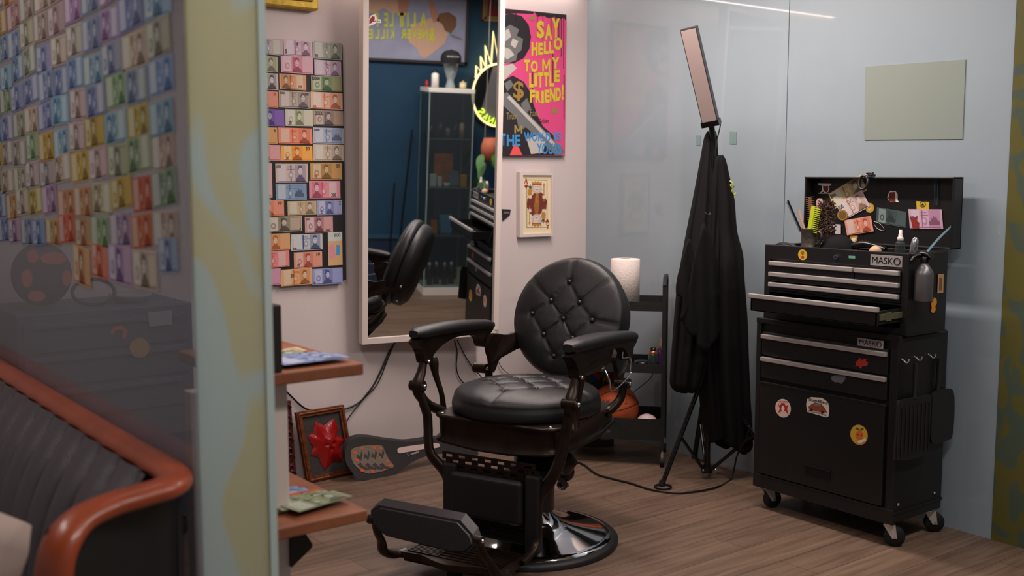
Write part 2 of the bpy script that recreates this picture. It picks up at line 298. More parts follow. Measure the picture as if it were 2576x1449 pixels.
NOTES = [(K5, -80, 42, 238, 222, (178, 170, 160), (96, 116, 160), 'l', (), 'pale blue and tan'),
 (K5, 245, 62, 572, 240, (206, 176, 188), (140, 100, 132), 'r', (('5', .05, .1, .26, INK), ('5', .44, .62, .2, (60, 60, 110))), 'lilac'),
 (K5, 577, 86, 908, 280, (164, 164, 150), (110, 122, 104), 'r', (('20', .06, .06, .2, INK), ('20', .82, .04, .13, INK)), 'grey green'),
 (K5, -150, 238, 177, 415, (170, 166, 138), (130, 138, 112), 'r', (), 'pale olive'),
 (K5, 212, 242, 577, 436, (206, 160, 172), (184, 78, 110), 'c', (), 'pink'),
 (K5, 594, 290, 898, 462, (196, 172, 188), (138, 108, 152), 'r', (('2', .46, .5, .28, (150, 110, 70)),), 'mauve'),
 (K5, -130, 436, 183, 622, (190, 182, 182), (70, 66, 80), 'r', (), 'white and grey'),
 (K5, 195, 446, 500, 618, (202, 152, 112), (150, 92, 56), 'l', (('10', .72, .12, .2, INK),), 'tan orange'),
 (K5, 555, 474, 910, 644, (150, 152, 116), (70, 122, 76), 'c', (('20000', .02, .72, .2, INK),), 'green and brown'),
 (K5, -150, 638, 183, 818, (202, 140, 112), (174, 62, 50), 'c', (('20', .84, .76, .16, (190, 50, 40)),), 'brick red'),
 (K5, 190, 640, 548, 830, (174, 160, 144), (108, 98, 116), 'r', (('1000', .04, .78, .14, INK), ('1000', .8, .78, .14, INK)), 'grey beige'),
 (K5, 552, 656, 915, 842, (212, 176, 156), (214, 104, 58), 'r', (('200', .06, .06, .14, (200, 90, 50)),), 'orange and white'),
 (K5, -80, 838, 252, 1028, (122, 92, 160), (76, 54, 128), 'c', (), 'deep violet'),
 (K5, 264, 848, 577, 1034, (192, 184, 168), (126, 142, 84), 'c', (('20', .1, .08, .22, INK),), 'white and green'),
 (K5, 584, 858, 922, 1026, (166, 144, 124), (100, 92, 96), 'c', (('2000', .05, .68, .26, INK),), 'grey brown'),
 (K5, -170, 1046, 172, 1232, (196, 148, 96), (170, 104, 58), 'c', (('5', .9, .74, .18, INK),), 'ochre'),
 (K5, 184, 1054, 570, 1232, (214, 140, 110), (202, 84, 52), 'r', (), 'orange red'),
 (K5, 578, 1050, 930, 1228, (166, 172, 188), (92, 112, 158), 'b', (('50000', .04, .78, .13, INK),), 'light blue'),
 (K5, -150, 1246, 210, 1422, (206, 148, 148), (176, 60, 72), 'c', (), 'crimson'),
 (K5, 218, 1254, 572, 1426, (226, 164, 74), (220, 104, 34), 'c', (('20', .78, .7, .24, INK), ('20', .13, .08, .2, INK)), 'bright orange'),
 (K5, 580, 1242, 930, 1424, (190, 176, 156), (134, 124, 108), 'r', (), 'pale sepia'),
 (K6, -230, 50, 112, 430, (202, 158, 158), (150, 90, 96), 'c', (), 'rose'),
 (K6, 146, 52, 504, 258, (190, 172, 164), (98, 84, 142), 'r', (('£20', .03, .76, .17, INK),), 'white and purple'),
 (K6, 531, 48, 880, 228, (184, 144, 84), (142, 98, 46), 'c', (('50', .82, .72, .22, INK), ('50', .12, .12, .18, (190, 50, 40))), 'golden brown'),
 (K6, 148, 270, 490, 450, (134, 152, 176), (78, 106, 146), 'b', (), 'slate blue'),
 (K6, 518, 242, 862, 432, (206, 140, 148), (184, 74, 94), 'l', (('200', .7, .1, .2, INK),), 'pink and red'),
 (K6, -100, 456, 241, 626, (210, 138, 116), (202, 78, 50), 'c', (('10', .82, .72, .2, INK),), 'salmon'),
 (K6, 280, 460, 598, 612, (186, 166, 134), (150, 126, 92), 'r', (), 'beige'),
 (K6, 602, 452, 880, 612, (144, 148, 184), (82, 92, 150), 'c', (('2', .88, .68, .26, INK), ('2', .16, .1, .22, INK)), 'periwinkle'),
 (K6, 40, 632, 438, 798, (174, 158, 136), (78, 72, 60), 'c', (('5', .93, .06, .14, INK), ('FIVE DOLLARS', .2, .02, .09, INK)), 'green grey'),
 (K6, 470, 634, 780, 808, (190, 142, 146), (112, 68, 80), 'c', (('1000', .05, .8, .13, INK), ('1000', .74, .06, .14, INK)), 'dusty mauve'),
 (K6, -20, 820, 308, 1002, (202, 154, 108), (206, 106, 52), 'c', (), 'apricot'),
 (K6, 316, 822, 665, 998, (186, 186, 186), (48, 72, 132), 'r', (('500', .06, .06, .14, INK),), 'white and navy'),
 (K6, -40, 1012, 300, 1192, (214, 132, 124), (190, 64, 62), 'l', (), 'coral red'),
 (K6, 349, 1018, 662, 1190, (210, 142, 122), (196, 82, 58), 'c', (('10', .8, .72, .22, INK), ('10', .12, .1, .16, INK)), 'salmon pink'),
 (K6, -150, 1206, 205, 1386, (196, 144, 170), (190, 90, 90), 'c', (), 'orchid'),
 (K6, 209, 1205, 550, 1385, (218, 164, 112), (186, 108, 58), 'r', (('20', .3, .5, .2, INK),), 'amber'),
 (K6, 552, 1197, 887, 1372, (146, 152, 196), (70, 84, 148), 'c', (('50', .04, .08, .12, INK),), 'blue violet')]
ROWS = {0: 'first', 1: 'second', 2: 'third', 3: 'fourth', 4: 'fifth', 5: 'sixth', 6: 'seventh', 7: 'eighth', 8: 'ninth', 9: 'tenth', 10: 'eleventh', 11: 'twelfth'}
for i, (K, x0, y0, x1, y1, base, acc, side, nums, cn) in enumerate(NOTES):
    a, b_ = P(*K(x0, y1), 1, YB-.0006), P(*K(x1, y1), 1, YB-.0006); t = P(*K(x0, y0), 1, YB-.0006)
    zc = (P(*K(x1, y1), 1, YB).z); zt = P(*K(x1, y0), 1, YB).z
    o_ = V3((a.x, YB-.0006, zc+random.uniform(-.001, .001))); U = V3((b_.x-a.x, 0, random.uniform(-.002, .002))); Vv = V3((0, 0, zt-zc))
    mb = banknote(o_, U, Vv, base, acc, 'r' if side == 'b' else side, nums, frame=(i in (10, 24, 27, 29)), seed=i, sitter=side != 'b', th=.0006)
    nm = (' marked ' + nums[0][0]) if nums else ''
    where = 'cut off by the glass edge' if x0 < 100 else ('in the right column' if x1 > 720 else 'in the middle column')
    one(mb, 'banknote', f'{cn} banknote{nm} on the black wall board, {where}', 'banknote', group='banknotes on the black wall board')
K = K6; o_ = P(*K(728, 1178), 1, YB-.0006); zt = P(*K(728, 810), 1, YB).z; xr = P(*K(885, 1178), 1, YB).x
o_ = V3((o_.x, YB-.0006, o_.z)); mb = MB(); dx = xr-o_.x; dz = zt-o_.z
mb.box((o_.x, YB-.0014, o_.z), (xr, YB-.0006, zt), flat((206, 160, 112)))
yy = YB-.0018
mb.slab([(o_.x, yy, o_.z+dz*.73), (xr, yy, o_.z+dz*.73), (xr, yy, zt), (o_.x, yy, zt)], (0, .0003, 0), flat((184, 190, 184)))
mb.slab([(o_.x+dx*.1, yy, o_.z+dz*.18), (o_.x+dx*.5, yy, o_.z+dz*.25), (o_.x+dx*.45, yy, o_.z+dz*.65), (o_.x+dx*.08, yy, o_.z+dz*.6)], (0, .0003, 0), flat((204, 138, 150)))
mb.slab([(o_.x+dx*.55, yy, o_.z+dz*.3), (o_.x+dx*.82, yy, o_.z+dz*.3), (o_.x+dx*.85, yy, o_.z+dz*.6), (o_.x+dx*.6, yy, o_.z+dz*.62)], (0, .0003, 0), flat((70, 146, 196)))
mb.text('500', (o_.x+dx*.42, yy-.0004, o_.z+dz*.86), (dx*.45, 0, 0), (0, 0, dz*.1), flat(INK), .01)
one(mb, 'banknote', 'upright orange banknote marked 500 at the right edge of the black board', 'banknote', group='banknotes on the black wall board')

# notes taped to the left glass wall, facing the lounge
PAL = [((180, 150, 144), (140, 92, 92)), ((146, 154, 176), (80, 96, 146)), ((176, 170, 150), (110, 104, 90)), ((196, 150, 108), (170, 90, 44)), ((160, 172, 140), (80, 120, 76)),
       ((178, 150, 176), (120, 76, 130)), ((200, 182, 164), (130, 104, 84)), ((150, 176, 190), (70, 120, 160)), ((198, 168, 90), (150, 110, 30)), ((206, 120, 90), (190, 60, 30))]
CN = ['dusty pink', 'blue', 'grey brown', 'tan orange', 'green', 'violet', 'beige', 'sky blue', 'yellow', 'red orange']
XG = .7560
rn = random.Random(11)
OCC = []
for r in range(10):
    z0 = 1.172+.0745*r
    y = 2.035+rn.uniform(0, .02); k = 0
    while y < 3.72:
        wd = rn.uniform(.126, .156); hg = rn.uniform(.066, .074)
        if r >= 7: ci = rn.choice([0, 5, 5, 6, 0, 1, 2, 3])
        elif r >= 4: ci = rn.choice([1, 7, 1, 2, 6, 5, 1, 4])
        elif r >= 2: ci = rn.choice([2, 6, 4, 8, 7, 6, 2])
        else: ci = rn.choice([3, 4, 8, 1, 9, 5, 6, 3])
        if r == 0 and k == 1: ci = 9
        if r == 0 and k == 0: ci = 6
        base, acc = PAL[ci]; base = [c*.9+rn.randint(-10, 8) for c in base]
        tl = .042+rn.uniform(-.05, .05) + (rn.uniform(-.06, .06) if r < 2 else 0)
        lift = .0010*((k+r) % 2)+.0004
        # seen from -X: left of note is far Y
        U = V3((0, -wd*math.cos(tl), wd*math.sin(tl))); Vv = V3((0, hg*math.sin(tl), hg*math.cos(tl)))
        mb = banknote((XG-lift, y+wd, z0+(3.55-y-wd)*.044+rn.uniform(-.006, .006)), U, Vv, base, acc, rn.choice('rrlc'), (), rich=True, seed=rn.randint(0, 9999), th=.0005, frame=ci in (2, 6))
        one(mb, 'banknote', f'{CN[ci]} banknote on left glass, {ROWS[r]} full row from bottom, {ROWS[min(k, 11)]} from the corner', 'banknote', group='banknotes taped to the left glass wall')
        y += wd+rn.uniform(-.004, .007); k += 1
for k, (px0, px1, yb, yt, ci) in enumerate(((186, 228, 708, 612, 3), (232, 272, 692, 606, 9), (274, 332, 706, 612, 5), (336, 398, 722, 628, 6), (402, 450, 686, 600, 1))):
    a, b_ = P(px0, yb, 0, XG-.002), P(px1, yb, 0, XG-.002); wd = a.y-b_.y; hg = P(px0, yt, 0, XG).z-a.z
    mb = banknote((XG-.0016, a.y, a.z), (0, -wd, .004*(k-2)), (0, .002*(k-1), hg), PAL[ci][0], PAL[ci][1], 'c', (), seed=90+k, th=.0005, frame=k == 3)
    one(mb, 'banknote', f'{CN[ci]} banknote in short lowest row on left glass, {ROWS[4-k]} from the corner', 'banknote', group='banknotes taped to the left glass wall')

# ------------------------------------------------------------------ hanging mirror (tilted forward and turned towards the opening)
Mr = V3((math.cos(MPS), math.sin(MPS), 0)); Mu = -MN.cross(Mr)
if Mu.z < 0: Mu = -Mu
t = thing('wall_mirror', 'tall wall mirror in a deep white frame, tilted forward on the back wall', 'mirror', (2.83, 4.3, .55))
def mc(px, py): h = MH(px, py); return ((h-MC).dot(Mr), (h-MC).dot(Mu))
xl, zb = mc(923, 851); xr = mc(1239, 830)[0]; zt = .98
def mp(x, z, d=0): return MC + Mr*x + Mu*z + MN*d
g = MB(); g.slab([mp(xl, zb), mp(xr, zb), mp(xr, zt), mp(xl, zt)], -MN*.004, mirror_m); g.build('mirror_glass', t)
fw = .026; dp = .055; fr_ = .012
def rail(a, b_, c, d): return MB().slab([mp(*a, fr_), mp(*b_, fr_), mp(*c, fr_), mp(*d, fr_)], -MN*dp, white_wood)
f = rail((xl-fw, zb-fw), (xr+fw, zb-fw), (xr+fw, zb), (xl-.0, zb)); f.build('frame_rail', t)
rail((xl-fw, zt), (xr+fw, zt), (xr+fw, zt+fw), (xl-fw, zt+fw)).build('frame_rail', t)
rail((xl-fw, zb-fw), (xl, zb), (xl, zt), (xl-fw, zt)).build('frame_stile', t)
rail((xr, zb), (xr+fw, zb-fw), (xr+fw, zt), (xr, zt)).build('frame_stile', t)
MB().slab([mp(xl-.02, zb-.02, -.006), mp(xr+.02, zb-.02, -.006), mp(xr+.02, zt+.02, -.006), mp(xl-.02, zt+.02, -.006)], -MN*.02, mat('backing_board', (120, 110, 100), .8)).build('backing', t)
b = MB()
for x in (xl+.1, xr-.1):
    q_ = mp(x, zt-.1, -.03); b.cyl(q_, (q_.x, YW+.005, q_.z), .008, steel)
    q_ = mp(x, zb+.1, -.03); b.cyl(q_, (q_.x, YW+.005, q_.z), .008, steel)
b.build('wall_bracket', t)
# sticker on the mirror
g = MB(); w1 = flat((226, 216, 210)); 
def mpx(px, py, d=.0012): h = MH(px, py); return h + MN*d
g.slab([mpx(*p) for p in ((928, 48), (934, 38), (944, 36), (948, 45), (944, 60), (934, 64), (928, 66))], MN*.0006, w1)
g.slab([mpx(*p, .002) for p in ((929, 50), (936, 41), (942, 42), (942, 50), (934, 58), (929, 60))], MN*.0004, flat((140, 40, 34)))
g.slab([mpx(*p) for p in ((931, 47), (958, 49), (958, 58), (931, 56))], MN*.0007, w1)
g.text('I saw that', mpx(933, 54.5, .0022), mpx(956, 56, .0022)-mpx(933, 54.5, .0022), mpx(933, 49.5, .0022)-mpx(933, 54.5, .0022), flat((40, 34, 34)), .01)
one(g, 'mirror_sticker', 'small red and white speech sticker at the left edge of the mirror', 'sticker')

# ------------------------------------------------------------------ canvas with lettering
YC = YW-.022
t = thing('lettered_canvas', 'bright pink canvas with yellow lettering and a dark painted figure, right of the mirror', 'painting', P(1345, 393, 1, YW-.01))
c4 = [P(*p, 1, YC) for p in ((1262, 20.5), (1425, 37), (1421, 393), (1259, 392))]
MB().slab(c4, (0, .02, 0), mat('canvas_side', (30, 26, 30), .8)).build('stretched_canvas', t)
PK, DK, YL, BL, GR, LG = flat((214, 72, 128), .6), flat((34, 32, 38), .6), flat((206, 186, 44), .6), flat((62, 138, 196), .6), flat((110, 106, 110), .6), flat((186, 178, 176), .6)
g = MB(); LAY = [0]
def pp(px, py, k): return P(px, py, 1, YC-.0006-.0003*k)
def pg(pts, mt, k=1): g.poly([pp(x, y, k) for x, y in pts], mt)
def tx(txt, x0, y0, x1, y1, mt, k=6, sl=0.0, bold=.03):
    bl = pp(x0, y1, k); g.text(txt, bl, pp(x1, y1+sl, k)-bl, pp(x0, y0, k)-bl, mt, bold)
pg(((1262.5, 21.5), (1424.5, 38), (1420.5, 392), (1259.5, 391)), PK, 0)
pg(((1262, 391), (1262, 205), (1290, 190), (1318, 206), (1334, 232), (1342, 262), (1352, 290), (1366, 318), (1392, 340), (1398, 391)), DK, 1)       # dark coat shape
pg(((1262, 40), (1284, 34), (1312, 40), (1330, 62), (1336, 92), (1332, 122), (1318, 146), (1292, 160), (1262, 158)), DK, 1)     # hair mass
pg(((1262, 74), (1284, 62), (1306, 74), (1300, 90), (1316, 98), (1312, 126), (1302, 134), (1298, 152), (1276, 160), (1262, 150)), GR, 2)    # plain face tone, no features
pg(((1264, 80), (1280, 72), (1286, 92), (1272, 104)), LG, 3); pg(((1290, 96), (1304, 104), (1296, 122), (1284, 112)), LG, 3); pg(((1268, 118), (1284, 124), (1294, 138), (1276, 150), (1266, 140)), LG, 3); pg(((1268, 210), (1284, 200), (1292, 214), (1276, 230)), GR, 3); pg(((1310, 262), (1326, 246), (1336, 272), (1324, 286)), GR, 2); pg(((1300, 300), (1322, 292), (1330, 316), (1306, 330)), GR, 2)
pg(((1262, 168), (1290, 160), (1300, 172), (1280, 190), (1262, 210)), LG, 2)
pg(((1262, 236), (1276, 232), (1420, 380), (1412, 391), (1398, 391), (1262, 262)), GR, 3)            # diagonal bar
pg(((1275, 245), (1282, 240), (1400, 364), (1394, 370)), LG, 4)
pg(((1290, 372), (1296, 360), (1306, 372), (1314, 391), (1282, 391)), flat((230, 84, 84)), 4)
pg(((1325, 350), (1352, 340), (1372, 356), (1366, 384), (1336, 388)), LG, 4)
pg(((1345, 30), (1424, 38), (1424, 52), (1418, 44), (1404, 50), (1396, 42), (1380, 46), (1368, 40), (1352, 42)), DK, 2)
pg(((1263, 22), (1345, 30), (1340, 35), (1300, 33), (1263, 36)), DK, 2)
for x, y0, y1, wd in ((1298, 28, 48, 2), (1352, 32, 92, 1.6), (1366, 36, 120, 1.6), (1386, 38, 110, 1.8), (1397, 40, 100, 1.6), (1406, 40, 92, 2), (1412, 40, 140, 1.6), (1418, 40, 170, 2), (1391, 130, 210, 2), (1340, 180, 262, 2), (1419, 190, 300, 2.2)):
    pg(((x-wd/2, y0), (x+wd/2, y0), (x+wd*.4, y1), (x-wd*.4, y1)), DK, 3); g.poly(circ(pp(x, y1 if y0 < 100 else y0, 3), (.0035, 0, 0), (0, 0, .0045), 8), DK)
for (x0, x1, y0, y1, ch) in ((1350, 1369, 52, 96, 'S'), (1371, 1389, 60, 100, 'A'), (1389, 1408, 46, 98, 'Y'), (1337, 1352, 106, 140, 'H'), (1354, 1366, 108, 138, 'E'), (1368, 1380, 104, 136, 'L'), (1381, 1393, 104, 134, 'L'), (1393, 1414, 94, 126, 'O'),
    (1319, 1333, 150, 180, 'T'), (1335, 1353, 152, 182, 'O'), (1364, 1384, 148, 180, 'M'), (1388, 1407, 144, 174, 'Y'), (1331, 1342, 184, 220, 'L'), (1344, 1351, 184, 218, 'I'), (1353, 1366, 182, 220, 'T'), (1368, 1380, 182, 218, 'T'), (1382, 1393, 180, 218, 'L'), (1395, 1408, 176, 206, 'E'),
    (1333, 1346, 226, 258, 'F'), (1347, 1360, 228, 258, 'R'), (1362, 1368, 228, 260, 'I'), (1370, 1382, 226, 258, 'E'), (1383, 1397, 222, 256, 'N'), (1398, 1411, 220, 254, 'D'), (1413, 1418, 212, 252, '!')):
    tx(ch, x0, y0, x1, y1, YL, 6, bold=.05)
tx('$', 1291, 204, 1318, 254, flat((150, 122, 56)), 6, bold=.02)
tx('HE', 1275, 338, 1309, 368, BL); tx('WORLD', 1318, 332, 1385, 356, BL); tx('IS', 1394, 332, 1412, 354, BL); tx('YOURS', 1350, 360, 1412, 388, BL); tx('T', 1262, 336, 1272, 366, BL)
gd = flat((150, 134, 80)); tx('Trust', 1274, 283, 1302, 300, gd, bold=0); tx('Fam', 1334, 275, 1354, 292, gd, bold=0); tx('M', 1294, 314, 1314, 336, gd); tx('Golden', 1357, 298, 1380, 310, DK, bold=0)
pg(((1333, 40), (1344, 40), (1345, 50), (1334, 50)), flat((150, 120, 70)), 4); pg(((1388, 272), (1402, 272), (1402, 286), (1390, 286)), flat((150, 120, 70)), 4)
g.build('painted_face', t)

# ------------------------------------------------------------------ framed card
YD = YW-.03
t = thing('framed_card', 'white framed ace playing card print with a bearded king, below the pink canvas', 'picture', P(1350, 597, 1, YW-.01))
o4 = ((1308, 433), (1391, 434), (1391, 594), (1308, 597)); i4 = ((1316, 440.5), (1388, 441), (1388, 586), (1316, 589))
fr = MB(); W_ = [P(*p, 1, YD) for p in o4]; I_ = [P(*p, 1, YD) for p in i4]
for k in range(4): fr.slab([W_[k], W_[(k+1) % 4], I_[(k+1) % 4], I_[k]], (0, .026, 0), white_wood)
fr.build('frame', t)
g = MB(); YC_ = YD+.012
g.slab([P(*p, 1, YC_) for p in i4], (0, .004, 0), flat((228, 208, 176)))
def pp(px, py, k): return P(px, py, 1, YC_-.0003*k)
RD, BK, BR, SK, GO, GN = flat((150, 44, 34)), flat((50, 38, 34)), flat((116, 46, 34)), flat((222, 200, 178)), flat((186, 128, 50)), flat((70, 84, 60))
for a, b_, c, d in ((1325, 452, 1376, 452.8), (1325, 572, 1376, 571)): pg(((a, b_), (c, d), (c, d+1), (a, b_+1)), BK, 2)
for x in (1325, 1375.5): pg(((x, 452), (x+1, 452), (x+1, 572), (x, 572)), BK, 2)
def king(F):
    def q(pts, mt, k): pg([F(x, y) for x, y in pts], mt, k)
    q(((1340, 490), (1346, 482), (1360, 482), (1368, 490), (1376, 506), (1376, 513), (1326, 513), (1327, 500)), BR, 3)
    q(((1341, 462), (1361, 462), (1364, 478), (1358, 486), (1344, 486), (1338, 478)), flat((190, 180, 172)), 4)
    q(((1344, 464), (1358, 464), (1358, 476), (1354, 482), (1348, 482), (1344, 476)), SK, 5)
    q(((1339, 464), (1339, 456), (1344, 460), (1346, 455), (1351, 459), (1356, 455), (1358, 460), (1363, 456), (1362, 464)), GO, 5)
    q(((1339, 465), (1363, 465), (1363, 463), (1339, 463)), RD, 6)
    for x in (1347, 1353): q(((x-1, 469), (x+1.5, 469), (x+1.5, 470.5), (x-1, 470.5)), BK, 6)
    q(((1348, 477), (1355, 477), (1354, 478.2), (1349, 478.2)), BR, 6)
    q(((1347, 486), (1355, 486), (1357, 513), (1345, 513)), GO, 4)
    for x in (1347.5, 1351, 1354): q(((x-.6, 488), (x+.6, 488), (x+.6, 513), (x-.6, 513)), BR, 5)
    q(((1329, 476), (1336, 474), (1339, 482), (1338, 492), (1332, 494), (1328, 487)), GO, 5)
    q(((1332, 474), (1328, 466), (1332, 469), (1334, 463), (1336, 469), (1340, 467), (1337, 474)), GN, 6)
    q(((1331, 492), (1338, 491), (1337, 499), (1331, 500)), SK, 6); q(((1364, 492), (1371, 492), (1371, 500), (1365, 500)), SK, 6)
    q(((1367.5, 466), (1369.5, 466), (1369.5, 506), (1367.5, 506)), GO, 5); q(((1366, 466), (1368.5, 460), (1371, 466), (1368.5, 469)), GO, 6)
king(lambda x, y: (x, y)); king(lambda x, y: (2*1350.5-x, 2*512.8-y))
bl = pp(1319, 462, 4); g.text('A', bl, pp(1328, 462, 4)-bl, pp(1319, 447, 4)-bl, RD, .01)
bl = pp(1382, 562, 4); g.text('A', bl, pp(1374, 562, 4)-bl, pp(1382, 576, 4)-bl, RD, .01)
for F in (lambda x, y: (x, y), lambda x, y: (2*1350.5-x, 2*512.2-y)):
    pg([F(x, y) for x, y in ((1324, 474), (1319.5, 468), (1321, 464.5), (1324, 466), (1327, 464.5), (1328.5, 468))], RD, 5)
g.build('card_print', t)
# black adhesive pocket beside the mirror
g = MB(); g.slab([P(*p, 1, YW-.006) for p in ((1264, 526), (1285, 527), (1283, 541), (1265, 556))], (0, .005, 0), flat((26, 24, 26)))
for k in range(5): a = P(1267+3*k, 537, 1, YW-.0066); g.slab([a, a+V3((.006, 0, 0)), a+V3((.006, 0, .009)), a+V3((0, 0, .009))], (0, -.0003, 0), flat((120, 116, 116)))
one(g, 'wall_sticker', 'small black slanted sticker on the wall at the right side of the mirror', 'sticker')

# gold frame at the top left
gold = mat('gilded_wood', (178, 146, 44), .45, metal=.35, var=.25, vs=30, bump=.2, bs=60)
t = thing('gilt_plaque', 'yellow gilt wooden plaque above the black banknote board', 'plaque', (2.1, YW-.02, 2.1))
x1 = P(803, 30, 1, YW-.05).x; z0 = P(740, 21, 1, YW-.05).z
MB().box((1.70, YW-.05, z0), (x1, YW-.001, z0+.32), gold, .01).build('frame', t)
g = MB().box((1.73, YW-.062, z0+.035), (x1-.03, YW-.045, z0+.28), mat('olive_gold_panel', (150, 124, 34), .55, var=.2, vs=20), .006)
for k in range(13): g.box((1.93+.024*k, YW-.0632, z0+.047), (1.934+.024*k+(.006 if k % 3 else 0), YW-.061, z0+.068), flat((110, 88, 24)))
g.build('panel', t)

# ------------------------------------------------------------------ objects leaning on the back wall
ornb = mat('carved_oxblood_wood', (70, 24, 20), .4, bump=.6, bs=70, var=.4, vs=40)
gw = mat('antique_gilt_brown', (110, 58, 30), .42, metal=.2, bump=.6, bs=110, var=.4, vs=60)
# red relief picture
A_, B_ = V3((2.143, 4.320, 0)), V3((2.392, 4.340, 0)); ht = .325; lean = .055
t = thing('skull_picture', 'framed red star shaped skull relief on grey felt, leaning on the back wall', 'picture', (2.27, 4.35, 0))
Ux = (B_-A_).normalized(); wd = (B_-A_).length; Uz = V3((-.036, .03, ht)).normalized(); Nn = Ux.cross(Uz).normalized()
if Nn.y > 0: Nn = -Nn
def fp(x, z, d=0): return A_ + V3((0, 0, .002)) + Ux*x + Uz*z + Nn*d
b0 = .026
fr = MB()
for q_ in (((0, 0), (wd, 0), (wd-b0, b0), (b0, b0)), ((wd, 0), (wd, ht), (wd-b0, ht-b0), (wd-b0, b0)), ((wd, ht), (0, ht), (b0, ht-b0), (wd-b0, ht-b0)), ((0, ht), (0, 0), (b0, b0), (b0, ht-b0))):
    fr.slab([fp(x, z, .012) for x, z in q_], -Nn*.02, gw)
    m_ = [((q_[0][0]*.6+q_[3][0]*.4), (q_[0][1]*.6+q_[3][1]*.4)), ((q_[1][0]*.6+q_[2][0]*.4), (q_[1][1]*.6+q_[2][1]*.4))]
    fr.tube([fp(*m_[0], .013), fp(*m_[1], .013)], .005, gw, 8)
fr.build('frame', t)
MB().slab([fp(x, z, .002) for x, z in ((b0, b0), (wd-b0, b0), (wd-b0, ht-b0), (b0, ht-b0))], -Nn*.006, mat('grey_felt', (58, 54, 52), .95, var=.25, vs=200, bump=.3, bs=300)).build('felt_panel', t)
red = mat('glossy_red_resin', (150, 18, 20), .22, bump=.35, bs=55, coat=.4)
cx, cz = wd*.53, ht*.47; g = MB(); n = 96; rings = 10; vs = []; 
tips = [(-.092, .060), (-.040, .118), (.060, .118), (.098, .012), (.070, -.090), (-.030, -.112), (-.092, -.030)]
def starR(a):
    best = .074
    for tx_, tz_ in tips:
        ta, tr = math.atan2(tz_, tx_), math.hypot(tx_, tz_); d = abs((a-ta+math.pi) % (2*math.pi)-math.pi); best = max(best, tr*(1-min(1, d/.42)**.75*.30) if d < .42 else 0)
    return best
for i in range(rings+1):
    for k in range(n):
        a = 2*math.pi*k/n; r_ = starR(a)*i/rings; x, z = r_*math.cos(a), r_*math.sin(a)
        h = .014*(1-(i/rings)**3)+.004
        h += .016*math.exp(-((x-.008)**2+(z-.012)**2)/.0012) + .008*math.exp(-((x-.012)**2+(z+.04)**2)/.0004)
        for ex, ez, er in ((-.010, .006, .00012), (.026, .006, .00012), (.008, -.016, .00005)): h -= .013*math.exp(-((x-ex)**2+(z-ez)**2)/er)
        for k2 in range(-2, 3): h -= .004*math.exp(-((x-.012-k2*.009)**2)/.000006 - ((z+.04)**2)/.0002)
        vs.append(fp(cx+x, cz+z, h))
g.add(vs, [[i*n+k, i*n+(k+1) % n, (i+1)*n+(k+1) % n, (i+1)*n+k] for i in range(rings) for k in range(n)], red, True); g.build('skull_relief', t)
# ornate frame, mostly hidden by the shelf unit
t = thing('ornate_frame', 'tall carved oxblood picture frame leaning on the wall behind the shelf unit', 'picture frame', (1.95, 4.36, 0))
x1 = P(741, 1100, 1, 4.34).x; fr = MB(); zt_ = P(741, 1008, 1, 4.37).z
def of(x, z, d=0): return V3((x, 4.34+z*.12-d, z+.002))
X0 = x1-.5
for q_ in (((X0, 0), (x1, 0), (x1-.05, .05), (X0+.05, .05)), ((x1, 0), (x1, zt_), (x1-.05, zt_-.05), (x1-.05, .05)), ((x1, zt_), (X0, zt_), (X0+.05, zt_-.05), (x1-.05, zt_-.05)), ((X0, zt_), (X0, 0), (X0+.05, .05), (X0+.05, zt_-.05))):
    fr.slab([of(*p_, .015) for p_ in q_], (0, .02, 0), ornb)
for k in range(9):
    zc = .04+k*(zt_-.06)/8.5; cc = of(x1-.025, zc, .02)
    fr.tube([cc+V3((.014*math.cos(a)*(1-a/9), 0, .018*math.sin(a)*(1-a/9))) for a in [j*.6*(1 if k % 2 else -1) for j in range(11)]], .0035, ornb, 6)
fr.build('frame', t)
MB().slab([of(x, z, 0) for x, z in ((X0+.05, .05), (x1-.05, .05), (x1-.05, zt_-.05), (X0+.05, zt_-.05))], (0, .004, 0), flat((170, 150, 120))).build('print', t)
# caster board
t = thing('caster_board', 'dark grey two wheeled caster board with orange patterned grip, standing against the wall', 'skateboard', (2.62, 4.24, 0))
YS = 4.20
def bp(px, py, d=0): q_ = P(px, py, 1, YS); return V3((q_.x, YS+(q_.z)*.30-d, q_.z))
up_ = [(884, 1180), (878, 1165), (880, 1140), (893, 1118), (914, 1107), (945, 1106), (985, 1112), (1030, 1116), (1062, 1113), (1095, 1108), (1150, 1105), (1200, 1120)]
lo_ = [(1200, 1150), (1150, 1142), (1095, 1146), (1062, 1155), (1030, 1170), (1000, 1190), (968, 1202), (930, 1208), (900, 1202)]
body = catmull([bp(*p) for p in up_+lo_], 4, True)
hole = catmull([bp(*p, .001) for p in ((1008, 1138), (1012, 1131), (1030, 1127), (1072, 1121), (1110, 1118), (1110, 1128), (1072, 1133), (1030, 1140), (1012, 1143))], 3, True)
grey_pl = mat('charcoal_plastic', (42, 39, 40), .6, var=.2, vs=300, bump=.2, bs=300)
MB().slab(body, (0, .028, .008), grey_pl).build('deck', t)
g = MB().slab(hole, (0, -.0015, 0), flat((196, 172, 166))); g.build('cut_out', t)
g = MB(); gp = catmull([bp(*p, .002) for p in ((893, 1145), (900, 1133), (930, 1126), (970, 1125), (976, 1136), (985, 1160), (994, 1174), (975, 1183), (945, 1190), (925, 1192), (905, 1180), (894, 1165))], 3, True)
g.slab(gp, (0, .002, 0), flat((112, 102, 92)))
rnn = random.Random(5); OG = flat((206, 84, 34)); DG = flat((58, 54, 54))
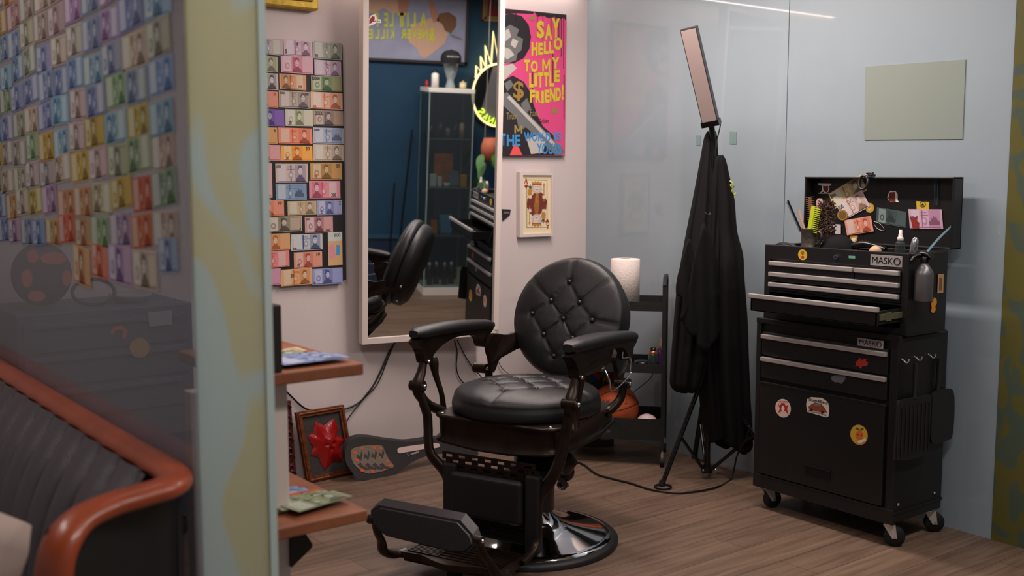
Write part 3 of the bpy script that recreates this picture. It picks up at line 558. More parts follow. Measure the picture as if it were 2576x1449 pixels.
for (x, y) in ((902, 1142), (922, 1132), (952, 1129), (968, 1132), (962, 1150), (980, 1162), (985, 1172), (968, 1180), (928, 1170), (905, 1160), (940, 1186), (915, 1184)):
    g.poly([bp(x+rnn.uniform(3, 7)*math.cos(a), y+rnn.uniform(2, 5)*math.sin(a), .0026) for a in [k*.785 for k in range(8)]], OG)
for k in range(4):
    x = 905+k*18
    g.poly([bp(*p, .0032) for p in ((x, 1158-k*2), (x+3, 1146-k*2), (x+9, 1152-k*2), (x+14, 1138-k*2), (x+16, 1148-k*2), (x+10, 1162-k*2), (x+5, 1156-k*2))], DG)
    g.poly([bp(*p, .0032) for p in ((x, 1170), (x+8, 1166), (x+14, 1174), (x+28, 1180-k), (x+24, 1184-k), (x+10, 1180))], DG)
g.build('grip_pad', t)
g = MB(); bl = bp(1039, 1146.5, .003); g.text('oxelo', bl, bp(1060, 1141.5, .003)-bl, (0, 0, .0125), flat((214, 206, 200)), .02)
g.tube(circ(bp(1033, 1145.5, .003), (.0065, 0, 0), (0, 0, .0065), 14), .0012, flat((150, 146, 146)), 5, closed=True); g.build('lettering', t)

# ------------------------------------------------------------------ cables of the wall
def cable(name, pts, r, label, group=None, mt=None):
    mb = MB().tube(catmull(pts, 8), r, mt or cable_m, 8); return one(mb, name, label, 'cable', group=group)
def wp(pts, y=YW-.012): return [P(a, b_, 1, y) for a, b_ in pts]
cable('power_cable', [V3((2.62, 4.30, .62))]+wp(((982, 880), (965, 918), (945, 960), (928, 985), (900, 1015), (855, 1032), (800, 1032), (765, 1026), (720, 985), (690, 960))), .0042, 'black cable swagging left from under the mirror along the wall')
cable('power_cable', [V3((2.61, 4.30, .62))]+wp(((975, 905), (950, 965), (918, 1000), (885, 1040), (872, 1060))), .0026, 'thin black cord falling from the mirror to the skull picture')
cable('power_cable', wp(((1143, 855), (1150, 885), (1148, 920), (1153, 945), (1165, 962), (1175, 966), (1190, 985), (1195, 1010))), .003, 'black cord hanging straight down behind the left armrest')
cable('power_cable', wp(((1150, 855), (1170, 895), (1190, 925), (1208, 945), (1216, 958), (1240, 985))), .003, 'black cord slanting right behind the left armrest')
cable('power_cable', wp(((1250, 900), (1262, 925), (1285, 945), (1300, 955), (1330, 975))), .002, 'thin black cord behind the gap of backrest and armrest')

# ------------------------------------------------------------------ barber chair; chair frame: x = backwards, y = its right, z = up
CA = math.radians(22.5)
ch = thing('barber_chair', 'vintage black leather barber chair with round tufted back on a chrome disc base', 'chair', (2.467, 3.133, 0), CA)
CW = FR[ch.name]
def L(p, q, z): return CW @ V3((p, -q, z))               # q counts towards the camera's right
def tub(pts, r, mt, n=10, k=7, fk=1.0): return MB().tube(catmull([L(*p) for p in pts], k), r, mt, n, flatk=fk) if not isinstance(r, list) else MB().tube([L(*p) for p in pts], r, mt, n, flatk=fk)
def taper(pts, rs, mt, n=12, k=6, fk=1.0):
    P_ = catmull([L(*p) for p in pts], k); R_ = [x[0] for x in catmull([(r, 0, 0) for r in rs], k)]
    return MB().tube(P_, R_, mt, n, flatk=fk)
Zl = V3((0, 0, 1))
# base
MB().lathe([(.345, .002), (.345, .016), (.336, .024), (.318, .026)], L(0, 0, 0), black_metal, 72).build('base_ring', ch)
MB().lathe([(.320, .024), (.312, .032), (.29, .036), (.25, .043), (.18, .060), (.13, .080), (.10, .104), (.088, .125)], L(0, 0, 0), chrome, 72).build('base_disc', ch)
MB().lathe([(.095, .12), (.095, .27), (.09, .285), (.06, .29), (.06, .39)], L(.02, 0, 0), black_gloss, 40).build('hydraulic_column', ch)
g = MB().lathe([(.001, -.05), (.05, -.04), (.075, 0), (.05, .04), (.001, .05)], L(.06, .10, .30), antique, 24); g.ball(L(.18, .07, .228), .036, antique); g.build('side_boss', ch)
g = tub(((.05, .10, .25), (.12, .10, .20), (.17, .08, .18), (.20, .05, .168)), .009, antique); g.ball(L(.212, .04, .166), .022, black_gloss, (1, 1, 1)); g.build('pump_lever', ch)
# seat box: apron with curved lower edge
def rr(px_, qx, r, n=6):                               # rounded rectangle outline in p,q
    o_ = []
    for cx_, cy_, a0 in ((px_-r, qx-r, 0), (-px_+r, qx-r, 90), (-px_+r, -qx+r, 180), (px_-r, -qx+r, 270)):
        for k in range(n+1): a = math.radians(a0+90*k/n); o_.append((cx_+r*math.cos(a), cy_+r*math.sin(a)))
    return o_
g = MB(); ol = rr(.255, .262, .07, 6)
def dense(o_, m_=4): return [(a[0]+(b_[0]-a[0])*k/m_, a[1]+(b_[1]-a[1])*k/m_) for a, b_ in zip(o_, o_[1:]+o_[:1]) for k in range(m_)]
ol = dense(ol, 3); N_ = len(ol)
def low(p, q): return .402 - .012*math.cos(q*9) - (.03 if p > .05 else 0)*min(1, (p-.05)*8)*(-1) - .0
lay = [(1.0, .508), (1.03, .504), (1.03, .498), (.99, .488), (.985, .44), (.99, .42), (1.02, .412), (1.03, .404), (.97, .400)]
vs = [L(p*k_, q*k_, z if z > .43 else z + (low(p, q)-.402)) for k_, z in lay for p, q in ol]
g.add(vs, [[i*N_+k, i*N_+(k+1) % N_, (i+1)*N_+(k+1) % N_, (i+1)*N_+k] for i in range(len(lay)-1) for k in range(N_)], antique, True)
g.poly([L(p, q, .508) for p, q in ol], antique); g.poly([L(p*.97, q*.97, .405) for p, q in ol], antique); g.build('seat_box', ch)
for q in (-.2, .2): MB().ball(L(-.235, q*1.12, .510), .008, chrome, (1, 1, .5), 10).build('screw', ch)
# tufted cushions
def cushion(R, T, ctr, ex, ey, ez, btn, links, name, bulge=2.6, side=.62):
    n = 112; rings = 46; vs = []
    seg = [(btn[a], btn[b_]) for a, b_ in links if a < 99 and b_ < 99]
    for a, b_ in links:
        if b_ == 99: x, y = btn[a]; r_ = math.hypot(x, y); seg.append(((x, y), (x/r_*1.02, y/r_*1.02)))
    def h(x, y):
        r_ = math.hypot(x, y); v = (max(0, 1-r_**bulge))**.42
        d = 0
        for (ax_, ay_), (bx_, by_) in seg:
            dx, dy = bx_-ax_, by_-ay_; t_ = max(0, min(1, ((x-ax_)*dx+(y-ay_)*dy)/(dx*dx+dy*dy))); q = (x-ax_-dx*t_)**2+(y-ay_-dy*t_)**2
            d = max(d, .12*math.exp(-q/.00030) + .05*math.exp(-q/.006))
        for bx_, by_ in btn: d = max(d, .22*math.exp(-((x-bx_)**2+(y-by_)**2)/.0028)+.10*math.exp(-((x-bx_)**2+(y-by_)**2)/.02))
        return v - d*min(1, v*1.6)
    g = MB()
    for i in range(rings+1):
        f = math.sin(i/rings*math.pi/2)**.8 if i else 0
        for k in range(n):
            a = 2*math.pi*k/n; x, y = f*math.cos(a), f*math.sin(a)
            vs.append(ctr + ex*x*R + ey*y*R + ez*(T*side + h(x, y)*T*(1-side)))
    fs = [[i*n+k, i*n+(k+1) % n, (i+1)*n+(k+1) % n, (i+1)*n+k] for i in range(rings) for k in range(n)]; m0 = (rings)*n
    for j, (rk, zk) in enumerate(((1.02, side*.82), (1.03, side*.5), (1.02, side*.2), (.98, .02), (.9, 0))):
        for k in range(n): a = 2*math.pi*k/n; vs.append(ctr + ex*math.cos(a)*R*rk + ey*math.sin(a)*R*rk + ez*T*zk)
        fs += [[m0+j*n+k, m0+j*n+(k+1) % n, m0+(j+1)*n+(k+1) % n, m0+(j+1)*n+k] for k in range(n)]
    g.add(vs, fs, leather, True); o = g.build(name, ch)
    for x, y in btn: MB().ball(ctr + ex*x*R + ey*y*R + ez*(T*side+max(.05, h(x, y)+.10)*T*(1-side)), .0105, leather, (1, 1, 1), 12).build('tuft_button', o)
    return o
GRID = [(0, .56), (-.28, .22), (.25, .22), (-.60, -.02), (0, -.07), (.52, -.06), (-.32, -.36), (.22, -.38), (-.08, -.70)]
LK = [(0, 1), (0, 2), (1, 3), (1, 4), (2, 4), (2, 5), (3, 6), (4, 6), (4, 7), (5, 7), (6, 8), (7, 8), (0, 99), (3, 99), (5, 99), (8, 99), (1, 99), (2, 99)]
th = math.radians(19); bb = V3((math.sin(th), 0, math.cos(th))); bn = V3((-math.cos(th), 0, math.sin(th)))
def dirL(v): return (CW.to_3x3() @ V3((v[0], -v[1], v[2])))
cb = L(.425, -.028, .795); ex, ey, ez = dirL((0, 1, 0)), dirL(tuple(bb)), dirL(tuple(bn))
cushion(.243, .088, cb, ex, ey, ez, GRID, LK, 'backrest_cushion', 3.2, .5)
# metal shell behind the back cushion
MB().lathe([(.236, .0), (.240, -.018), (.234, -.05), (.20, -.075), (.12, -.082), (.001, -.084)], cb, black_metal, 60, ez).build('backrest_shell', ch)
for k in (-1, 1):
    for a in (20, 50): MB().ball(cb+ex*(k*.236*math.cos(math.radians(a)))-ey*(.236*math.sin(math.radians(a)))-ez*.035, .009, chrome, (1, 1, 1), 10).build('screw', ch)
SG = [(0, .5), (-.3, .24), (.3, .24), (-.55, 0), (0, 0), (.55, 0), (-.3, -.26), (.3, -.26), (0, -.54)]
cushion(.272, .108, L(-.005, 0, .505), dirL((0, 1, 0)), dirL((1, 0, 0)), Zl, SG, [(0, 1), (0, 2), (1, 3), (1, 4), (2, 4), (2, 5), (3, 6), (4, 6), (4, 7), (5, 7), (6, 8), (7, 8), (0, 99), (3, 99), (5, 99), (8, 99)], 'seat_cushion', 3.2, .5)
# arms
for s_ in (-1, 1):
    q0 = s_*.315
    pad = MB(); prof = []; st = 16
    for i in range(st+1):
        t_ = i/st; p = -.285+.535*t_; z = .800 - .028*t_ + .012*math.sin(t_*math.pi)
        wd_ = .034+.014*math.sin(min(1, t_*1.25)*math.pi)*.8; 
        if i == 0: wd_ *= .6
        if i == st: wd_ *= .75
        for k in range(12):
            a = 2*math.pi*k/12; yy = math.copysign(abs(math.cos(a))**.6, math.cos(a))*wd_; zz = math.copysign(abs(math.sin(a))**.7, math.sin(a))*(.021 if 0 < i < st else .014)
            prof.append(L(p, q0+yy, z+zz))
    pad.add(prof, [[i*12+k, i*12+(k+1) % 12, (i+1)*12+(k+1) % 12, (i+1)*12+k] for i in range(st) for k in range(12)], leather, True)
    pad.poly(prof[:12], leather); pad.poly(prof[-12:], leather); pad.build('armrest_pad', ch)
    # cast arm body below the pad: thick at front, arched, down to the rear hinge
    top = [(-.265, .785), (.0, .785), (.235, .762)]; 
    out_ = [(-.272, .782), (-.262, .745), (-.245, .718), (-.236, .690), (-.208, .682), (-.19, .70), (-.18, .715), (-.12, .742), (-.03, .758), (.08, .752), (.13, .742), (.155, .722), (.165, .700), (.185, .690), (.205, .705), (.215, .735), (.235, .765), (.0, .79)]
    out_ = [(v.x, v.y) for v in catmull([(a, b_, 0) for a, b_ in out_], 3, True)]
    MB().slab([L(p, q0-s_*.02, z) for p, z in out_], dirL((0, s_*.042, 0)), antique).build('arm_casting', ch)
    # front support: S shaped post with knuckle
    taper(((-.222, q0, .70), (-.238, q0, .655), (-.262, q0, .612), (-.258, q0-s_*.004, .575), (-.225, q0-s_*.015, .535), (-.185, q0-s_*.035, .508), (-.165, q0-s_*.05, .495)), (.016, .019, .024, .023, .022, .024, .022), antique, 12, 6, .7).build('front_post', ch)
    MB().cyl(L(-.262, q0-.028, .607), L(-.262, q0+.028, .607), .020, antique, n=18).build('pivot', ch); MB().ball(L(-.262, q0+.03, .607), .008, chrome, n=10).build('screw', ch); MB().ball(L(-.225, q0+.024, .693), .007, chrome, n=10).build('screw', ch)
    taper(((-.175, q0-s_*.01, .702), (-.172, q0-s_*.01, .68), (-.165, q0-s_*.015, .63), (-.15, q0-s_*.03, .56), (-.145, q0-s_*.035, .50)), (.014, .019, .012, .010, .012), antique, 10).build('stay_rod', ch)
    # rear bracket to the backrest and lower hinge
    pl = [(.165, .70), (.19, .735), (.23, .742), (.30, .728), (.40, .745), (.46, .73), (.455, .68), (.34, .662), (.255, .635), (.225, .60), (.205, .585), (.19, .60), (.185, .64), (.168, .675)]
    pl = [(v.x, v.y) for v in catmull([(a, b_, 0) for a, b_ in pl], 3, True)]
    MB().slab([L(p, q0-s_*.045-s_*max(0, p-.25)*.30, z) for p, z in pl], dirL((0, s_*.018, 0)), antique).build('back_bracket', ch)
    MB().cyl(L(.205, q0-.045, .598), L(.205, q0+.010, .598), .020, antique, n=18).build('pivot', ch); MB().ball(L(.205, q0+.012, .598), .008, chrome, n=10).build('screw', ch)
    taper(((.203, q0-s_*.02, .60), (.21, q0-s_*.02, .565), (.20, q0-s_*.03, .53), (.17, q0-s_*.05, .50), (.14, q0-s_*.06, .49)), (.017, .016, .017, .018, .016), antique, 10).build('rear_post', ch)
    # side leg of the footrest frame
    ql = .168 if s_ < 0 else .200
    taper(((-.260, s_*.310, .600), (-.252, s_*.300, .545), (-.243, s_*.288, .50), (-.248, s_*.280, .45), (-.258, s_*.272, .40), (-.265, s_*.255, .355), (-.272, s_*(ql+.03), .31), (-.280, s_*(ql+.004), .27), (-.285, s_*ql, .20), (-.29, s_*ql, .12), (-.33, s_*ql, .085), (-.40, s_*ql, .07)), (.016, .022, .024, .024, .024, .024, .025, .024, .022, .022, .020, .018), antique, 12, 5, .62).build('frame_leg', ch)
    MB().box((-.302, -s_*(ql-.042), .07), (-.268, -s_*(ql+.015), .345), black_metal, .008, CW).build('side_column', ch)
# front panel: pierced strips above and below a leather calf pad
g = MB()
def ring_strip(z0, z1, nx, nz, q0, q1, p0):
    # lattice with slots: bars around staggered openings
    hz = (z1-z0)/nz
    for j in range(nz+1): g.box((-p0-.004, -q1, z0+j*hz-.0035), (-p0+.004, -q0, z0+j*hz+.0035), antique, 0, CW)
    wq = (q1-q0)/nx
    for j in range(nz):
        for i in range(nx+1):
            c_ = q0+i*wq+(wq*.5 if j % 2 else 0)
            g.box((-p0-.004, max(-q1, -c_-wq*.22), z0+j*hz), (-p0+.004, min(-q0, -c_+wq*.22), z0+(j+1)*hz), antique, 0, CW)
ring_strip(.325, .380, 7, 3, -.19, .19, .285); ring_strip(.118, .148, 7, 2, -.19, .19, .285); g.build('pierced_panel', ch)
pad = MB().box((-.312, -.150, .158), (-.272, .150, .320), leather, .018, CW, 4); pad.build('calf_pad', ch)
MB().box((-.276, -.195, .085), (-.262, .195, .335), black_metal, .004, CW).build('backing_plate', ch)
# footrest: ribbed plate, curved arms, turning pad
g = MB(); ol = [(-.345, -.17), (-.345, .17), (-.38, .20), (-.45, .205), (-.50, .225), (-.535, .215), (-.525, .12), (-.55, .06), (-.565, 0), (-.55, -.06), (-.525, -.12), (-.535, -.215), (-.50, -.225), (-.45, -.205), (-.38, -.20)]
g.slab([L(p, q, .082) for p, q in ol], (0, 0, -.022), antique)
for k in range(15):
    p = -.36-.011*k; g.box((p-.0025, -.185, .081), (p+.0025, -.06, .0865), antique, 0, CW); g.box((p-.0025, .06, .081), (p+.0025, .185, .0865), antique, 0, CW)
    if k % 2 == 0: g.box((p-.0025, -.06, .081), (p+.0025, .06, .0855), antique, 0, CW)
g.build('foot_plate', ch)
g = MB(); g.box((-.52, -.02, .002), (-.48, .02, .06), rubber, .004, CW); g.box((-.52, -.20, .045), (-.49, .20, .062), antique, .003, CW); g.build('foot_stop', ch)
for s_ in (-1, 1):
    taper(((-.50, s_*.205, .075), (-.545, s_*.222, .072), (-.60, s_*.225, .10), (-.625, s_*.215, .145), (-.655, s_*.208, .185), (-.672, s_*.205, .225)), (.016, .022, .021, .017, .016, .014), antique, 12, 6, .7).build('footrest_arm', ch)
g = MB(); pts = [(-.190, .298), (-.215, .276), (-.205, .245), (-.175, .222), (-.13, .205), (.13, .198), (.185, .208), (.208, .235), (.19, .262), (.135, .298)]
tl = math.radians(24)
def fpd(q, z, d): zz = z-.25; return L(-.675+math.sin(tl)*zz-d*math.cos(tl), q, .25+zz*math.cos(tl)+d*math.sin(tl)*-1)
g.slab([fpd(q, z, .018) for q, z in pts], fpd(0, .25, -.018)-fpd(0, .25, .018), leather)
g.slab([fpd(q*.94, .25+(z-.25)*.86, .024) for q, z in pts], fpd(0, .25, -.024)-fpd(0, .25, .024), leather); pd_ = g.build('footrest_pad', ch)
for s_ in (-1, 1): MB().cyl(fpd(s_*.196, .235, 0), fpd(s_*.222, .235, 0), .016, antique).ball(fpd(s_*.222, .235, 0), .007, chrome, n=10).build('pad_pivot', ch)
# hydraulic side lever of bright wire below the right arm
q0 = .345
g = MB().tube(catmull([L(*p) for p in ((.10, q0, .735), (.10, q0, .712), (.155, q0+.005, .705), (.158, q0+.005, .66), (.14, q0+.01, .645), (.0, q0+.03, .627), (-.075, q0+.035, .625), (-.078, q0+.03, .66), (-.075, q0+.01, .695))], 5), .0028, chrome, 8); g.build('wire_hook', ch)

# ------------------------------------------------------------------ tool chest on casters against the frosted partition
XF = 3.47; Y0, Y1 = 2.228, 2.885
tc_ = thing('tool_chest', 'black rolling tool chest with open lid, pulled out drawer and stickers, by frosted partition', 'tool chest', (3.63, 2.55, 0))
blk = mat('tool_chest_black', (24, 23, 23), .38, bump=.12, bs=500)
lowb = MB(); xb = 3.795
lowb.box((XF+.012, Y0, .095), (xb, Y1, .79), blk, .006)
lowb.box((XF, Y0, .09), (XF+.02, Y0+.035, .795), blk, .004).box((XF, Y1-.025, .09), (XF+.02, Y1, .795), blk, .004).box((XF-.001, Y0-.001, .089), (XF+.02, Y1+.001, .148), blk, .004).box((XF-.001, Y0-.001, .776), (XF+.02, Y1+.001, .797), blk, .003)
lowb.box((XF, Y0+.0, .13), (xb, Y0-.004, .14), blk)
lb = lowb.build('lower_cabinet', tc_)
for y, x in ((Y0-.003, 3.50), (Y0-.003, 3.74)): MB().ball((x, y, .165), .006, steel, (1, .4, 1), 10).build('bolt', lb)
def drawer(z0, z1, x, ya, yb_, name='drawer', par=tc_, hz=None):
    d = MB().box((x, ya, z0), (x+.02, yb_, z1), blk, .003).build(name, par)
    MB().box((x-.013, ya+.002, (hz or z1)-.020), (x+.004, yb_-.002, (hz or z1)-.002), steel, .003).build('handle', d); return d
drawer(.648, .742, XF-.003, Y0+.042, Y1-.032, hz=.735); drawer(.552, .640, XF-.003, Y0+.042, Y1-.032, hz=.642)
dr = MB(); dr.box((XF-.006, Y0+.045, .152), (XF+.012, Y1-.028, .538), blk, .005); dr.box((XF-.009, Y0+.04, .528), (XF+.004, Y1-.026, .538), blk, .002)
dr.box((XF-.0085, 2.50, .198), (XF-.004, 2.62, .236), black_gloss, .001).box((XF-.0105, 2.495, .234), (XF-.004, 2.625, .240), blk).build('drop_door', tc_)
XU = 3.49; xu = 3.745; U0, U1 = 2.213, 2.868
up = MB(); up.box((XU+.248, U0+.002, .797), (xu-.001, U1-.002, 1.093), blk, .002)
up.box((XU, U0, .795), (xu, U0+.028, 1.095), blk, .003).box((XU, U1-.028, .795), (xu, U1, 1.095), blk, .003).box((XU+.001, U0+.001, .796), (xu-.001, U1-.001, .822), blk, .002).box((XU-.0002, U0-.0002, 1.038), (XU+.012, U1+.0002, 1.097), blk, .003).box((XU+.006, U0+.01, 1.030), (xu-.006, U1-.01, 1.071), blk)
up.box((XU+.001, U0+.005, .906), (XU+.02, U1-.005, .912), blk)
up.box((XU, U0-.003, .795), (xu+.004, U0, .80), blk); ub = up.build('upper_chest', tc_)
drawer(.985, 1.030, XU-.004, 2.440, 2.838, hz=1.034); drawer(.985, 1.030, XU-.004, 2.243, 2.436, hz=1.034)
drawer(.950, .982, XU-.004, 2.243, 2.838, hz=.990); drawer(.914, .946, XU-.004, 2.243, 2.838, hz=.948)
XD = 3.345
d = MB(); d.box((XD, 2.235, .842), (XD+.006, 2.815, .900), blk, .002).box((XD, 2.24, .842), (XU+.1, 2.246, .895), blk).box((XD, 2.806, .842), (XU+.1, 2.812, .895), blk).box((XD, 2.24, .842), (XU+.1, 2.812, .846), blk)
d = d.build('open_drawer', tc_); MB().box((XD-.013, 2.232, .893), (XD+.004, 2.818, .911), steel, .003).build('handle', d)
zinc = mat('zinc_runner', (150, 148, 120), .35, metal=.8)
g = MB().box((XD+.01, 2.232, .862), (XU+.02, 2.239, .884), zinc, .001); g.build('runner', d)
g = MB().box((XD+.04, 2.2295, .858), (XD+.075, 2.2325, .888), zinc); g.build('runner_bracket', d)
# lid standing open behind
XL = 3.752
ld = MB(); ld.box((XL+.055, 2.205, 1.10), (XL+.063, 2.882, 1.368), blk, .002)
ld.box((XL, 2.205, 1.362), (XL+.063, 2.882, 1.370), blk, .002).box((XL, 2.205, 1.10), (XL+.063, 2.213, 1.370), blk, .002).box((XL, 2.874, 1.10), (XL+.063, 2.882, 1.370), blk, .002)
ld.box((XL+.0, 2.205, 1.10), (XL+.063, 2.882, 1.106), blk, .002); ld = ld.build('lid', tc_)
blue_s = mat('pale_blue_steel', (96, 126, 140), .4, metal=.3)
a, b_ = V3((3.62, U0+.02, 1.085)), V3((XL+.03, 2.222, 1.19))
g = MB().tube(catmull([a, a+(b_-a)*.45+V3((.01, 0, .012)), b_], 5), .0062, blue_s, 6, flatk=.35); g.build('lid_stay', tc_)
MB().cyl((XU-.007, 2.521, 1.066), (XU, 2.521, 1.066), .0095, chrome, n=20).cyl((XU-.009, 2.521, 1.066), (XU-.007, 2.521, 1.066), .004, black_gloss, n=12).build('lock', tc_)
def plate(y0, y1, z0, z1, x, nm='name_plate'):
    g = MB().box((x-.0016, y0, z0), (x, y1, z1), steel, .0006); zz = (z1-z0)
    g.text('MASK', (x-.0020, y1-.008, z0+zz*.18), (0, -(y1-y0)*.66, 0), (0, 0, zz*.62), black_gloss, .004)
    c = V3((x-.0020, y0+(y1-y0)*.155, z0+zz*.5)); r0 = zz*.31
    g.tube(circ(c, (0, r0, 0), (0, 0, r0), 20), r0*.17, black_gloss, 6, closed=True); g.box((x-.0026, c.y-r0*.6, c.z-r0*1.05), (x-.0016, c.y+r0*.4, c.z-r0*.85), black_gloss)
    g.build(nm, tc_)
plate(2.240, 2.372, 1.045, 1.085, XU); plate(2.290, 2.400, .742, .772, XF-.003)
def caster(x, y, ang, zt):
    c, s_ = math.cos(ang), math.sin(ang); ax = V3((-s_, c, 0)); ctr = V3((x+c*.022, y+s_*.022, .038))
    g = MB().cyl((x, y, zt-.012), (x, y, zt), .020, chrome); g.box((x-.024, y-.024, zt-.003), (x+.024, y+.024, zt), steel)
    for s2 in (-1, 1):
        o_ = ax*(.016*s2); R_ = V3((c, s_, 0)); top_ = V3((x, y, zt-.01))
        g.slab([top_+R_*-.022+o_, top_+R_*.022+o_, ctr+R_*.008+o_+V3((0, 0, -.006)), ctr-R_*.010+o_+V3((0, 0, -.006))], ax*(.002*s2), steel)
    p = g.build('caster_fork', tc_); MB().lathe([(.006, -.012), (.036, -.012), (.038, -.008), (.038, .008), (.036, .012), (.006, .012)], ctr, rubber, 30, ax).build('wheel', p)
    MB().cyl(ctr-ax*.019, ctr+ax*.019, .005, chrome, n=10).build('axle', p)
caster(3.505, 2.835, -.35, .095); caster(3.50, 2.262, -.9, .095); caster(3.765, 2.262, -.7, .095); caster(3.765, 2.84, .4, .095)
# side rack hooks
hk = []
for y_, x_ in ((0, 3.487), (0, 3.57), (0, 3.66)):
    MB().tube(catmull([(x_, Y0-.001, .712), (x_, Y0-.010, .708), (x_, Y0-.022, .700), (x_, Y0-.030, .706), (x_, Y0-.032, .716)], 4), .0025, steel, 6).build('hook', tc_)

# stickers: flat traced shapes on the chest
def stk(shapes, x, name, label, texts=(), cat='sticker', ax=0):
    g = MB(); 
    for i, (pts, mt) in enumerate(shapes):
        kk = x-.0006-.0003*i if ax == 0 else x-.0006-.0003*i
        q_ = [P(px, py, ax, kk) for px, py in pts]
        g.slab(q_, ((.0003, 0, 0) if ax == 0 else (0, .0003, 0)), mt)
    for j, (t_, a_, b_, c_, mt) in enumerate(texts):
        kk = x-.0009-.0003*len(shapes); A2 = P(*a_, ax, kk); g.text(t_, A2, P(*b_, ax, kk)-A2, P(*c_, ax, kk)-A2, mt, .01)
    return one(g, name, label, cat)
def el(cx_, cy_, rx, ry, n=20, sk=0): return [(cx_+rx*math.cos(2*math.pi*k/n), cy_+ry*math.sin(2*math.pi*k/n)+sk*rx*math.cos(2*math.pi*k/n)) for k in range(n)]
WH = flat((226, 214, 206)); YE = flat((206, 168, 44)); RDs = flat((176, 40, 30)); BKs = flat((34, 28, 28))
stk([(el(1970, 1027, 19.5, 23.5, sk=.1), WH), (el(1970, 1027, 18.3, 22, sk=.1), flat((228, 190, 180))), (((1956, 1015), (1962, 1021), (1965, 1014), (1973, 1014), (1977, 1022), (1982, 1018), (1980, 1030), (1984, 1043), (1975, 1034), (1966, 1034), (1957, 1040), (1962, 1028)), RDs), (el(1969.5, 1028, 4, 8, 12), WH)],
    XF-.006, 'sticker', 'round white sticker with a red haired face, left on the chest door', [('RESTAURANTE', (1959, 1012), (1981, 1013), (1959, 1008), RDs)])
stk([(((2030, 1004), (2040, 999), (2068, 1001), (2083, 1012), (2086, 1030), (2084, 1048), (2078, 1050), (2030, 1036), (2028, 1018)), WH), (((2033, 1024), (2040, 1018), (2050, 1012), (2066, 1016), (2076, 1028), (2081, 1038), (2066, 1038), (2036, 1030)), flat((150, 74, 40))), (((2047, 1020), (2052, 1014), (2062, 1016), (2066, 1022)), flat((120, 124, 128))), (el(2041, 1031, 3.6, 3.6, 10), BKs), (el(2069, 1037, 3.6, 3.6, 10), BKs)],
    XF-.006, 'sticker', 'white sticker of a brown vintage car under black script, on the chest door', [('Slow&Easy', (2034, 1010), (2083, 1019), (2034, 1001), BKs), ('BROSH POMADE', (2032, 1035), (2079, 1047), (2032, 1030), BKs)])
stk([(el(2161, 1094, 22, 25.5, sk=.12), flat((224, 140, 80))), (el(2161, 1094, 20.5, 24, sk=.12), YE), (el(2162, 1095, 10.5, 11.5), flat((216, 104, 44))), (((2162, 1083), (2152, 1079), (2152, 1075), (2160, 1077)), flat((70, 84, 44))), (((2163, 1083), (2166, 1077), (2173, 1078), (2170, 1083)), flat((70, 84, 44))), (((2157, 1110), (2177, 1102), (2179, 1108), (2160, 1117)), WH), (el(2158, 1093, 1.2, 1.6, 8), BKs), (el(2167, 1095, 1.2, 1.6, 8), BKs)],
    XF-.006, 'sticker', 'round yellow sticker with a smiling orange fruit, right on the chest door')
stk([(((2152, 912), (2160, 904), (2163, 900), (2168, 905), (2180, 902), (2178, 908), (2184, 914), (2180, 921), (2170, 920), (2165, 928), (2160, 921), (2150, 922), (2154, 916)), RDs)], XF-.003, 'sticker', 'red splash shaped sticker on the upper drawer of the lower chest')
stk([(((2090, 948), (2100, 944), (2108, 942), (2120, 942), (2128, 948), (2124, 958), (2116, 966), (2110, 962), (2100, 962), (2092, 956)), flat((96, 98, 104)))], XF-.003, 'sticker', 'grey splash shaped sticker below the second lower drawer handle')
stk([(el(2019, 641, 11.5, 13.5, sk=.08), YE), (el(2019, 636, 4, 5, 8), flat((150, 84, 30))), (el(2019, 647, 4, 4, 8), flat((160, 60, 40)))], XU, 'sticker', 'round yellow sticker at the left of the upper chest front')
stk([(((2135, 643), (2151, 644), (2151, 650.5), (2135, 649.5)), flat((104, 168, 140)))], XU, 'sticker', 'tiny mint green label between the lock and the name plate')
stk([(((2360, 690), (2374, 689), (2373, 736), (2358, 738)), flat((176, 140, 96))), (((2363, 698), (2370, 698), (2369, 730), (2362, 731)), flat((120, 80, 44)))], U0-.003, 'wooden_tag', 'small tan wooden tag on the side of the upper chest', cat='tag', ax=1)
stk([(((2350, 748), (2356, 752), (2357, 762), (2353, 770), (2354, 780), (2348, 788), (2342, 784), (2344, 774), (2342, 764), (2346, 758)), flat((206, 132, 30)))], U0-.003, 'sticker', 'orange pineapple shaped sticker low on the side of the upper chest', ax=1)
XI = XL+.0545
stk([(((2058, 460), (2091, 461), (2091, 467), (2086, 467), (2086, 478), (2083, 483), (2091, 487), (2058, 487), (2067, 481), (2068, 467), (2059, 466)), WH), (((2070, 468), (2084, 468), (2083, 480), (2078, 484), (2072, 480)), flat((110, 34, 30))), (((2064, 485), (2071, 482), (2074, 486)), BKs), (((2078, 486), (2082, 483), (2088, 485.5)), BKs)], XI, 'sticker', 'white edged sticker of a dark red bust with flat hat, inside the lid left')
stk([(((2236, 484), (2240, 480), (2253, 481), (2258, 488), (2258, 504), (2262, 508), (2240, 508), (2234, 503), (2232, 496)), WH), (((2238, 484), (2251, 483), (2253, 508), (2238, 507), (2234, 500)), flat((110, 34, 30)))], XI, 'sticker', 'white edged sticker of a dark red head in profile, inside the lid right')
stk([(((2305, 506), (2337, 508), (2337, 528), (2306, 527)), YE), (el(2321, 514, 8, 8, 14), BKs), (el(2321, 514, 6, 6, 14), YE), (((2321, 510), (2325, 517), (2317, 517)), BKs)], XI, 'sticker', 'square yellow warning sticker with a black round symbol, inside the lid')
